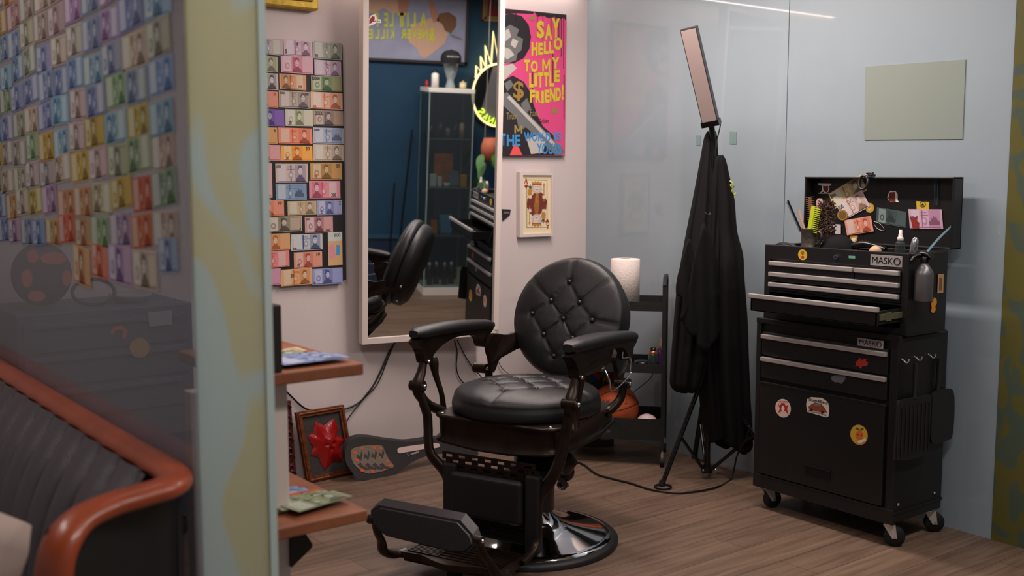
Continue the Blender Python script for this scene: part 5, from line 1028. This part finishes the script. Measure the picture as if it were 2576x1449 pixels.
# patterned bag leaning behind the chair
g = MB(); o_ = onT(1507, .002, v=.335); KB = (((-.055, .0, .06, .33), (190, 120, 50)), ((.0, .0, .075, .34), (150, 40, 40)))
t3 = thing('patterned_bag', 'colourful red, blue and ochre patterned bag behind the barber chair', 'bag', o_)
def K3(u, z, d=0): return o_+RT*u+V3((0, 0, z))-FH*d
MB().slab([K3(u, z) for u, z in ((-.12, .0), (.075, .0), (.085, .43), (.06, .475), (-.10, .475), (-.13, .42))], FH*.05, flat((60, 70, 60))).build('bag_body', t3)
g = MB(); 
def kp(pts, c): g.poly([K3(u, z, .0012+.0003*len(g.f)) for u, z in pts], flat(c))
kp(((.01, .03), (.05, .03), (.05, .465), (.02, .465)), (190, 120, 50)); kp(((.05, .03), (.074, .03), (.080, .43), (.05, .468)), (150, 40, 40))
for k in range(8): kp(((.022, .06+.05*k), (.046, .075+.05*k), (.022, .09+.05*k)), (40, 30, 30)); kp(((.058, .05+.05*k), (.062, .05+.05*k), (.062, .09+.05*k), (.058, .09+.05*k)), (50, 24, 24))
for k in range(12): kp(((-.12+.022*(k % 6), .33+.01*k), (-.095+.022*(k % 6), .30+.01*k), (-.07+.022*(k % 6), .33+.01*k), (-.095+.022*(k % 6), .365+.01*k)), ((30, 80, 170), (180, 50, 40), (70, 90, 40))[k % 3])
g.build('pattern', t3)
cable('power_cable', [P(*p, 0, XW-.02) for p in ((1652, 920), (1645, 935), (1635, 953), (1615, 970), (1590, 992), (1580, 1020))], .0025, 'thin black cord behind the trolley on the frosted partition')

# ------------------------------------------------------------------ shelf unit just inside the opening
t = thing('shelf_unit', 'brown topped display shelf unit on a white panel, behind the glass edge', 'shelf unit', (1.1, 2.5, 0))
brw = mat('reddish_brown_wood', (138, 82, 54), .5, var=.25, vs=12); 
PX = P(728, 1200, 1, 2.40).x
MB().box((.90, 2.40, 0), (PX, 2.44, .88), white_wood, .003).build('upright_panel', t)
MB().box((1.02, 2.33, .884), (1.318, 2.80, .914), brw, .004).build('shelf_board', t)
MB().box((1.02, 2.29, .524), (1.300, 2.80, .553), brw, .004).build('shelf_board', t)
g = MB(); q_ = [P(*p, 1, 2.385) for p in ((733, 1340), (768, 1340), (786, 1368), (785, 1378), (734, 1428))]; g.slab(q_, (0, .014, 0), black_metal); g.build('shelf_bracket', t)
g = MB(); q_ = [V3((.99, 2.385, .886)), V3((1.05, 2.385, .886)), V3((.99, 2.385, .80))]; g.slab(q_, (0, .014, 0), black_metal); g.build('shelf_bracket', t)
MB().box((1.00, 2.335, .915), (P(711, 900, 1, 2.335).x, 2.39, 1.075), mat('dark_wine_box', (34, 22, 22), .6), .003).build('upright_box', t)
FB = lambda c: flat(c)
def fan(z0, items, grp, shelfname):
    for i, (x, y, rot, wd, hg, base, acc, lb) in enumerate(items):
        x += .035; y -= .015
        c, s_ = math.cos(rot), math.sin(rot)
        mb = banknote((x, y, z0+.0022*i+.001), (wd*c, wd*s_, 0), (-hg*s_, hg*c, 0), base, acc, 'r', (), th=.0012, seed=70+i)
        one(mb, 'banknote', lb, 'banknote', group=grp)
BLU, ABL = (130, 146, 184), (84, 98, 140); GRN, AGR = (146, 152, 118), (96, 104, 78)
fan(.915, [(1.09, 2.60, -.10, .16, .075, (200, 176, 140), (150, 110, 80), 'pale beige note at the back of the upper shelf fan'),
  (1.06, 2.53, -.06, .165, .078, GRN, AGR, 'olive green note behind the blue ones on the upper shelf'),
  (1.07, 2.47, -.05, .175, .075, BLU, ABL, 'rear blue note of the fan on the upper shelf'),
  (1.08, 2.425, .0, .175, .075, BLU, ABL, 'middle blue note of the fan on the upper shelf'),
  (1.085, 2.375, .02, .18, .075, BLU, ABL, 'front blue note of the fan on the upper shelf')], 'notes fanned on the upper shelf', 'upper')
fan(.554, [(1.03, 2.60, -.25, .16, .075, BLU, ABL, 'rear blue note on the lower shelf'), (1.03, 2.545, -.2, .17, .075, BLU, ABL, 'middle blue note on the lower shelf'),
  (1.035, 2.50, -.12, .175, .075, BLU, ABL, 'front blue note on the lower shelf'), (1.055, 2.455, -.08, .175, .07, (206, 88, 30), (170, 60, 20), 'orange note between the blue and green ones on the lower shelf'),
  (1.06, 2.415, .0, .17, .075, GRN, AGR, 'rear green note on the lower shelf'), (1.075, 2.385, .10, .17, .075, GRN, AGR, 'middle green note on the lower shelf'), (1.10, 2.345, .22, .17, .075, GRN, AGR, 'front green note on the lower shelf')], 'notes fanned on the lower shelf', 'lower')
g = MB().lathe([(.001, 0), (.016, 0), (.018, .01), (.012, .03), (.017, .045), (.010, .058), (.001, .060)], (1.055, 2.37, .556), pew, 20); one(g, 'figurine', 'small dark metal figurine at the left of the lower shelf', 'figurine')

# ------------------------------------------------------------------ sofa in the lounge, backed against the note covered glass
t = thing('sofa', 'black tufted leather sofa with a curved orange wood rail along its back and arm', 'sofa', (.45, 2.9, 0))
rail_w = mat('orange_varnished_wood', (158, 66, 30), .38, coat=.3, var=.18, vs=9)
path = catmull([(.722, 4.0, .800), (.722, 3.4, .800), (.722, 2.8, .800), (.722, 2.35, .800), (.724, 2.14, .800), (.722, 2.03, .800), (.690, 1.955, .800), (.62, 1.925, .800), (.56, 1.905, .799), (.50, 1.872, .792), (.462, 1.84, .766), (.445, 1.825, .72), (.44, 1.82, .64), (.44, 1.82, .52), (.445, 1.825, .40), (.45, 1.83, .2)], 6)
MB().tube(path, .035, rail_w, 12, flatk=.6).build('wood_rail', t)
sl = mat('dark_tufted_leather', (86, 76, 80), .42, bump=.2, bs=200)
g = MB(); ny, nt = 220, 26; vs = []
for i in range(ny+1):
    y = 2.06+1.85*i/ny
    for j in range(nt+1):
        f = j/nt; x = .700-.16*f**1.25-.02*math.sin(f*math.pi); z = .792-.36*f+.025*math.sin(f*math.pi)
        ph = (y+.14*f)*math.pi/.125; pl = abs(math.sin(ph)); tuft = math.exp(-((f-.45)/.10)**2)*math.exp(-(math.sin(ph)**2)/.1)+math.exp(-((f-.85)/.10)**2)*math.exp(-(math.cos(ph)**2)/.1)
        d = .042*pl**.55*(.5+.5*math.sin(f*math.pi))-.03*tuft
        vs.append((x-d, y, z+d*.4))
g.add(vs, [[i*(nt+1)+j, i*(nt+1)+j+1, (i+1)*(nt+1)+j+1, (i+1)*(nt+1)+j] for i in range(ny) for j in range(nt)], sl, True); g.build('tufted_back', t)
MB().box((.705, 2.05, .02), (.748, 3.95, .79), sl, .006).build('back_frame', t)
g = MB(); vs = []; pth = [(.735, 2.04), (.70, 1.985), (.63, 1.945), (.56, 1.905), (.50, 1.862), (.462, 1.832)]; pq = catmull([(x, y, 0) for x, y in pth], 6)
for p in pq:
    for z in (.79, .72, .5, .3, .05): vs.append((p.x, p.y+.002+(.0 if z > .7 else .012), z))
n5 = 5; g.add(vs, [[i*n5+j, i*n5+j+1, (i+1)*n5+j+1, (i+1)*n5+j] for i in range(len(pq)-1) for j in range(4)], mat('black_sofa_leather', (22, 21, 22), .5), True); g.build('arm_front', t)
g = MB(); vs = []
for i, p in enumerate(pq):
    for j in range(9):
        f = j/8; k_ = .02*abs(math.sin(i*.55)); vs.append((p.x-.02-.05*f+k_*.3, p.y+.03+.10*f**1.1+k_*f, .79-.34*f+.02*math.sin(f*3.14)))
g.add(vs, [[i*9+j, i*9+j+1, (i+1)*9+j+1, (i+1)*9+j] for i in range(len(pq)-1) for j in range(8)], sl, True); g.build('arm_roll', t)
MB().box((-.10, 2.05, .22), (.58, 3.92, .43), sl, .05, None, 4).build('seat_cushion', t)
MB().box((-.08, 2.04, .04), (.72, 3.93, .23), mat('black_sofa_leather', (22, 21, 22), .5), .01).build('sofa_base', t)
cR_ = Matrix.Translation((.335, 2.20, .60)) @ Euler((0, .5, .25)).to_matrix().to_4x4()
b = bmesh.new(); bmesh.ops.create_cube(b, size=1); bmesh.ops.subdivide_edges(b, edges=list(b.edges), cuts=6, use_grid_fill=True)
for v in b.verts: u_, w_ = v.co.y*2, v.co.z*2; v.co = V3((v.co.x*.11*(1-(u_**4+w_**4)*.42), v.co.y*.36, v.co.z*.34))
g = MB().bm(b, mat('beige_cushion_linen', (196, 172, 160), .9, bump=.3, bs=300), cR_, True); one(g, 'cushion', 'pale beige cushion on the dark sofa at the lower left corner', 'cushion')

# ------------------------------------------------------------------ tool cabinet seen through the hazy glass
t = thing('tool_cabinet', 'dark blue grey tool cabinet with stickers behind the hazy left glass', 'tool cabinet', (1.19, 4.1, 0))
tcb = mat('blue_grey_steel', (70, 86, 108), .5)
MB().box((.88, 3.95, .08), (1.50, 4.36, .90), tcb, .006).build('cabinet_body', t)
for k in range(3): d = MB().box((.90, 3.944, .76-.12*k), (1.48, 3.952, .865-.12*k), tcb, .002).build('drawer', t); MB().box((.93, 3.934, .845-.12*k), (1.45, 3.946, .858-.12*k), tcb, .002).build('handle', d)
for x in (.93, 1.45):
    for y in (4.0, 4.31): MB().cyl((x-.012, y, .04), (x+.012, y, .04), .039, rubber).build('wheel', t)
def fst(shape, label, cat='sticker', yk=3.930): g = MB(); [g.slab([P(a, b_, 1, yk-.001*i) for a, b_ in pts], (0, .0008, 0), mt) for i, (pts, mt) in enumerate(shape)]; return one(g, 'sticker', label, cat)
fst([(((372, 786), (432, 780), (434, 816), (376, 822)), flat((150, 156, 166)))], 'pale grey rectangular sticker at the top right of the blue grey cabinet')
fst([(el(351, 875, 25, 25), flat((186, 152, 84)))], 'round dull yellow sticker on the blue grey cabinet')
fst([(((276, 838), (286, 822), (306, 818), (322, 832), (314, 856), (306, 846), (310, 834), (300, 828), (290, 832), (284, 842)), flat((206, 96, 60)))], 'orange arc shaped sticker on the blue grey cabinet')
g = MB(); cc = P(105, 690, 1, 4.12); g.ball((cc.x, 4.12, cc.z), .105, mat('slate_cloth', (46, 56, 72), .8), (1, .6, 1.1), 24)
g.v = [V3((v.x, v.y, max(v.z, .902))) for v in g.v]
t = thing('patched_bag', 'round slate blue bag with orange patches on top of the blue grey cabinet', 'bag', (cc.x, 4.12, .902)); g.build('bag_body', t)
g = MB(); orp = flat((206, 88, 48))
for (x, y, rx, ry) in ((82, 645, 15, 17), (135, 650, 34, 16), (68, 700, 14, 24), (92, 745, 22, 14), (168, 700, 12, 20)): g.poly([V3((v.x, 4.12-.067-.002, v.z)) for v in [P(a, b_, 1, 4.052) for a, b_ in el(x, y, rx, ry, 14)]], orp)
g.build('patches', t)
c = P(235, 720, 1, 4.05); g = MB().tube(circ((c.x, 4.05, .952), (.075, 0, 0), (0, .02, .045), 30), .007, cable_m, 8, closed=True); one(g, 'hose_loop', 'dark coiled hose on the blue grey cabinet right of the bag', 'hose')
g = MB().lathe([(.001, 0), (.055, 0), (.075, .02), (.078, .03), (.07, .028), (.001, .012)], (1.32, 4.1, .903), flat((150, 150, 156)), 30); one(g, 'bowl', 'pale grey bowl on the blue grey cabinet behind the glass', 'bowl')

# ------------------------------------------------------------------ across the corridor: what the mirror shows
t = thing('large_painting', 'wide framed painting with lime lettering high on the blue wall', 'painting', (3.2, .08, 1.93))
xr, xl_, zb_ = 3.955, 2.62, 1.905
g = MB(); dkf = mat('dark_walnut', (44, 32, 30), .5)
g.box((xl_, .062, zb_), (xr, .10, zb_+.022), dkf).box((xr-.022, .062, zb_), (xr, .10, 2.47), dkf).box((xl_, .062, zb_), (xl_+.022, .10, 2.47), dkf).box((xl_, .062, 2.448), (xr, .10, 2.47), dkf); g.build('frame', t)
g = MB(); g.box((xl_+.02, .065, zb_+.02), (xr-.02, .085, 2.45), mat('hazy_sky_paint', (150, 150, 172), .8, var=.15, vs=5)); K = [0]
def bw(pts, mt, k=1): g.poly([(lambda v: V3((v.x, .0865+.0006*k, v.z)))(M(a, b_, 1, .087)) for a, b_ in pts], mt)
SK1, SK2, HRc = flat((206, 160, 138), .8), flat((180, 128, 104), .8), flat((120, 84, 58), .8)
bw(((928, 0), (955, 0), (1030, 0), (1010, 30), (985, 34), (965, 20), (945, 32), (928, 34)), SK1); bw(((1000, 0), (1032, 0), (1020, 40), (1004, 36)), SK2, 2)
bw(((1040, 62), (1075, 48), (1100, 40), (1128, 50), (1130, 80), (1118, 110), (1090, 132), (1070, 146), (1058, 142), (1048, 120), (1030, 108), (1022, 84)), SK1)
bw(((1098, 52), (1105, 34), (1128, 30), (1148, 44), (1148, 66), (1134, 84), (1120, 78), (1112, 60)), HRc, 2); bw(((1078, 0), (1090, 4), (1100, 30), (1104, 52), (1090, 56), (1082, 30)), SK2, 2)
bw(((1130, 84), (1160, 96), (1164, 102), (1138, 94)), flat((110, 116, 130)), 1)
lime = flat((196, 200, 60), .6)
def mt_(txt, x0, x1, y0, y1, k=5): a = M(x0, y1, 1, .09); b_ = M(x1, y1, 1, .09); c = M(x0, y0, 1, .09); g.text(txt, a, b_-a, c-a, lime, .035)
for ch_, x0, x1 in (('A', 1074, 1056), ('L', 1046, 1032), ('I', 1028, 1024), ('T', 1020, 1006), ('T', 1016, 1000), ('L', 990, 980), ('E', 976, 966), ('P', 952, 938), ('A', 930, 914), ('R', 906, 892), ('T', 886, 872), ('Y', 868, 852)): mt_(ch_, x0, x1, 32, 68)
mt_('&', 1094, 1078, 70, 104)
for ch_, x0, x1 in (('N', 1076, 1062), ('E', 1060, 1050), ('V', 1048, 1036), ('E', 1034, 1024), ('R', 1022, 1008), ('K', 992, 980), ('I', 976, 972), ('L', 968, 958), ('L', 954, 944), ('E', 938, 926), ('D', 920, 908)): mt_(ch_, x0, x1, 73, 98)
g.build('painted_face', t)
# gold frame with red mount
t = thing('gold_picture', 'gold framed picture with deep red mount on the blue wall', 'picture', (4.2, .08, 2.25)); x0 = 4.075; z0 = 2.275
fr = MB(); gd2 = mat('antique_gold', (176, 120, 58), .4, metal=.5, bump=.3, bs=80)
for k, (i0, i1) in enumerate(((0, .012), (.012, .032), (.032, .042))):
    m_ = (gd2, mat('olive_frame', (120, 110, 84), .6), gd2)[k]; X1, Z1 = 4.50, 2.495
    fr.box((x0+i0, .062, z0+i0), (X1-i0, .095-.006*k, z0+i1), m_).box((x0+i0, .062, z0+i0), (x0+i1, .095-.006*k, Z1), m_).box((X1-i1, .062, z0+i0), (X1-i0, .095-.006*k, Z1), m_)
fr.build('frame', t); MB().box((x0+.04, .063, z0+.04), (4.46, .078, 2.495), flat((120, 26, 26))).box((x0+.10, .078, z0+.10), (4.40, .080, 2.495), flat((60, 70, 64))).build('mount', t)
# neon pineapple
t = thing('neon_pineapple', 'glowing pineapple shaped neon sign with lettering on the blue wall', 'neon sign', (4.25, .12, 1.35))
neo = mat('warm_neon', (255, 236, 170), .4, emit=(255, 226, 150), es=3.2); neg = mat('lime_neon', (200, 230, 80), .4, emit=(190, 220, 60), es=2.2)
def mw(a, b_, y=.14): v = M(a, b_, 1, y); return v
cN = V3((4.235, .12, 1.665)); rx_, rz_ = .228, .262
MB().tube(circ(cN, (rx_, 0, 0), (0, 0, rz_), 48), .008, neo, 8, closed=True).build('round_tube', t)
lf = [(4.03, 1.80), (4.03, 1.90), (4.075, 1.855), (4.065, 1.98), (4.115, 1.89), (4.10, 2.07), (4.16, 1.92), (4.165, 2.19), (4.225, 1.94), (4.245, 2.24), (4.29, 1.94), (4.34, 2.17), (4.34, 1.92), (4.40, 2.06), (4.39, 1.88), (4.44, 1.95), (4.43, 1.82)]
MB().tube([(x, .12, z) for x, z in lf], .008, neo, 8).build('leaf_tube', t)
g = MB(); pts = circ(cN+V3((0, -.035, 0)), (rx_+.02, 0, 0), (0, 0, rz_+.02), 48); g.slab(pts, (0, .006, 0), mat('painted_dark_reflection', (16, 16, 18), .3)); g.build('backing_disc', t)  # near black colour stands for the dark reflection in the round mirror
g = MB(); g.slab([cN+V3((dx, -.028, dz)) for dx, dz in ((-.05, .24), (.08, .23), (-.02, -.22), (-.15, -.18))], (0, .002, 0), flat((120, 116, 122))); g.build('painted_reflection', t)  # grey diagonal painted as a reflection on the disc
g = MB()
for k, ch_ in enumerate('ANANAS'):
    a = math.radians(-62-15.5*k); c = cN+V3((rx_*.86*math.cos(a), .012, rz_*.86*math.sin(a))); tg = V3((math.sin(a), 0, -math.cos(a))).normalized(); nn = V3((-math.cos(a), 0, -math.sin(a)))
    vs, fs = glyphs(ch_, .03); g.add([c+tg*(x-.5)*.05+nn*(y-.5)*.07 for x, y in vs], fs, neg)
g.build('lettering', t)
# glass cabinet
t = thing('glass_cabinet', 'tall glass display cabinet with white top and base before the blue wall', 'display cabinet', (3.74, .31, 0))
CX0, CX1, CY0, CY1 = 3.555, 3.93, .13, .48; wl = mat('white_laminate', (220, 212, 206), .5)
MB().box((CX0, CY0, 0), (CX1, CY1, .07), wl, .003).build('base', t); MB().box((CX0-.005, CY0, 1.675), (CX1+.005, CY1+.005, 1.71), wl, .003).build('top', t)
gl_ = thin_glass; edge = mat('glass_edge', (150, 168, 166), .2)
MB().box((CX0, CY0+.004, .07), (CX0+.005, CY1-.004, 1.675), gl_).build('glass_side', t); MB().box((CX1-.005, CY0+.004, .07), (CX1, CY1-.004, 1.675), gl_).build('glass_side', t); MB().box((CX0+.006, CY1-.005, .07), (CX1-.006, CY1, 1.675), gl_).build('glass_door', t)
for x in (CX0, CX1-.006):
    for y in (CY0, CY1-.006): MB().box((x, y, .07), (x+.007, y+.007, 1.675), edge).build('corner_post', t)
for z in (.50, .90, 1.30): MB().box((CX0+.01, CY0+.01, z), (CX1-.01, CY1-.01, z+.006), gl_).box((CX0+.01, CY1-.014, z), (CX1-.01, CY1-.010, z+.006), edge).build('glass_shelf', t)
def bottle(x, y, z, r, h, mt, nm, lb, cap=None): 
    t_ = thing(nm, lb, 'bottle', (x, y, z)); MB().lathe([(.001, 0), (r, 0), (r, h*.78), (r*.5, h*.84), (r*.5, h*.86), (.001, h*.86)], (x, y, z), mt, 20).build('bottle_body', t_); MB().lathe([(r*.55, h*.855), (r*.55, h), (.001, h)], (x, y, z), cap or black_gloss, 16).build('cap', t_)
def carton(x, y, z, a, b_, h, mt, lb): one(MB().box((x-a/2, y-b_/2, z), (x+a/2, y+b_/2, z+h), mt, .002), 'carton', lb, 'box')
zt = 1.711
bottle(3.625, .36, zt, .030, .14, white_pl, 'lotion_bottle', 'white lotion bottle with black pump on the glass cabinet')
bottle(3.570, .30, zt, .012, .055, flat((190, 30, 40)), 'red_bottle', 'tiny red bottle at the corner of the cabinet top', flat((190, 30, 40)))
t_ = thing('candle_jar', 'cream candle jar on the glass cabinet', 'candle', (3.86, .36, zt)); MB().lathe([(.001, 0), (.028, 0), (.028, .042), (.001, .042)], (3.86, .36, zt), mat('cream_wax', (220, 206, 160), .5), 24).build('jar', t_); MB().lathe([(.029, .042), (.029, .05), (.008, .055), (.006, .065), (.001, .066)], (3.86, .36, zt), mat('cream_lid', (206, 188, 140), .5), 24).build('lid', t_)
hx, hy = 3.752, .36
t_ = thing('display_bust', 'clear glass display head wearing the cap, on the glass cabinet', 'display head', (hx, hy, zt)); gh = mat('solid_glass', (196, 206, 204), .08, metal=.0, alpha=.45, coat=1)
rings_ = [(.045, 0, 0), (.048, 0, .012), (.034, 0, .05), (.034, .004, .075), (.046, .010, .095), (.056, .008, .125), (.066, .002, .165), (.072, -.004, .21), (.066, -.006, .245), (.045, -.006, .27), (.002, -.006, .282)]; vs = []
for r_, oy, z in rings_:
    for k in range(28): a = 2*math.pi*k/28; vs.append((hx+r_*.86*math.cos(a), hy+oy+r_*1.1*math.sin(a)+(.014*math.exp(-((a-1.571)/.28)**2) if .11 < z < .17 else 0), zt+z))
MB().add(vs, [[i*28+k, i*28+(k+1) % 28, (i+1)*28+(k+1) % 28, (i+1)*28+k] for i in range(len(rings_)-1) for k in range(28)], gh, True).build('head_form', t_)
cp = thing('baseball_cap', 'black baseball cap with small white lettering on the glass head', 'cap', (hx, hy, zt+.20)); g = MB(); bk = mat('black_cotton', (24, 24, 28), .85)
g.lathe([(.083, .0), (.086, .03), (.080, .062), (.058, .088), (.025, .100), (.001, .102)], (hx, hy, zt+.205), bk, 32); g.ball((hx, hy, zt+.308), .006, bk, n=8); g.build('crown', cp)
g = MB(); vs = []
for j in range(5):
    for k in range(13): a = math.radians(20+140*k/12); r_ = .084+.055*j/4*math.sin(math.radians(15+150*k/12)); vs.append((hx+r_*math.cos(a), hy+r_*math.sin(a), zt+.206-.010*j/4-.012*abs(math.cos(a))**2))
g.add(vs, [[j*13+k, j*13+k+1, (j+1)*13+k+1, (j+1)*13+k] for j in range(4) for k in range(12)], bk, True); g.build('brim', cp)
g = MB(); vs, fs = glyphs('BALENCIAGA', .0); g.add([(hx+.0855*math.cos(math.radians(125-70*x)), hy+.0875*math.sin(math.radians(125-70*x)), zt+.248+y*.011) for x, y in vs], fs, white_pl); g.build('lettering', cp)
dk_ = [mat('smoky_bottle', (40, 38, 42), .2, coat=.5), mat('brown_bottle', (70, 46, 34), .25), mat('grey_bottle', (120, 116, 118), .3)]
for i, (x, h) in enumerate(((3.62, .11), (3.69, .13), (3.76, .09), (3.82, .12), (3.88, .15))): bottle(x, .30+.04*(i % 2), 1.307, .020, h, dk_[i % 3] if i < 4 else flat((206, 160, 140)), 'bottle', ('smoky bottle leftmost' , 'brown bottle second from the left', 'short grey bottle in the middle', 'smoky bottle second from the right', 'tall pale pink bottle rightmost')[i]+' on the top cabinet shelf')
carton(3.75, .22, .907, .16, .03, .26, mat('orange_card', (196, 108, 48), .6, var=.2, vs=14), 'large orange carton at the back of the middle cabinet shelf')
carton(3.82, .30, .907, .09, .05, .12, flat((120, 118, 124)), 'grey carton with a picture on the middle cabinet shelf')
carton(3.63, .38, .907, .05, .04, .10, flat((206, 200, 194)), 'tall white carton at the left of the middle cabinet shelf')
carton(3.685, .37, .907, .035, .04, .08, flat((214, 206, 200)), 'narrow white carton beside the tall one in the cabinet')
carton(3.89, .38, .907, .05, .04, .10, flat((206, 138, 40)), 'small yellow orange carton at the right of the middle cabinet shelf')
one(MB().lathe([(.001, 0), (.026, 0), (.026, .03), (.001, .031)], (3.745, .40, .907), flat((200, 196, 196)), 24), 'tin', 'round white tin on the middle cabinet shelf', 'tin')
carton(3.77, .30, .507, .10, .05, .15, flat((90, 150, 190)), 'pale blue packet on the lower cabinet shelf')
carton(3.66, .34, .507, .05, .05, .11, flat((190, 110, 40)), 'small orange packet on the lower cabinet shelf')
carton(3.87, .26, .507, .06, .05, .12, flat((40, 40, 44)), 'dark packet at the right of the lower cabinet shelf')
for i in range(4): bottle(3.63+.065*i, .36-.03*(i % 2), .071, .026, .19, dk_[0], 'bottle', ('first', 'second', 'third', 'fourth')[i]+' dark bottle from the left on the cabinet floor', steel)
carton(3.885, .38, .071, .045, .04, .15, flat((176, 180, 150)), 'pale green carton at the right on the cabinet floor')
# hanging planter, leaning poles
t_ = thing('hanging_planter', 'terracotta pot hanging on a cord with trailing green leaves', 'plant', (4.06, .60, 1.12)); tc3 = mat('terracotta', (190, 104, 74), .7, var=.15, vs=12)
MB().lathe([(.001, 0), (.05, .01), (.085, .07), (.088, .12), (.065, .19), (.058, .19), (.07, .12), (.001, .1)], (4.06, .60, 1.14), tc3, 30).build('pot', t_)
MB().tube([(4.0, .60, 1.29), (4.0, .60, 2.49)], .002, flat((180, 170, 160)), 5).build('cord', t_)
lfm = mat('leaf_green', (74, 120, 52), .5, var=.35, vs=10); rl = random.Random(8)
for k in range(14):
    a = rl.uniform(0, 6.28); r_ = rl.uniform(.05, .13); z = 1.28-rl.uniform(.0, .55); c = V3((4.04+r_*math.cos(a), .60+r_*math.sin(a)*.7, z)); d = V3((math.cos(a)*.5, math.sin(a)*.5, -1)).normalized(); s2 = d.cross(V3((0, 0, 1))).normalized(); L_ = rl.uniform(.11, .17)
    g = MB(); vs = []
    for i in range(7):
        f = i/6; w_ = .034*math.sin(f*math.pi)**.8+.001; m2 = c+d*(L_*f)+V3((0, 0, .02*math.sin(f*3.1))); vs += [m2-s2*w_, m2+V3((0, 0, -.006)), m2+s2*w_]
    g.add(vs, [[3*i+j, 3*i+j+1, 3*i+j+4, 3*i+j+3] for i in range(6) for j in (0, 1)], lfm, True); g.build('leaf', t_)
one(MB().tube([(3.36, .22, .002), (3.50, .105, 1.35)], .008, black_gloss, 8), 'pole', 'taller thin black pole leaning on the blue wall beside the glass cabinet', 'pole')
one(MB().tube([(3.30, .24, .002), (3.36, .105, .90)], .007, black_gloss, 8), 'pole', 'shorter thin black pole leaning on the blue wall', 'pole')
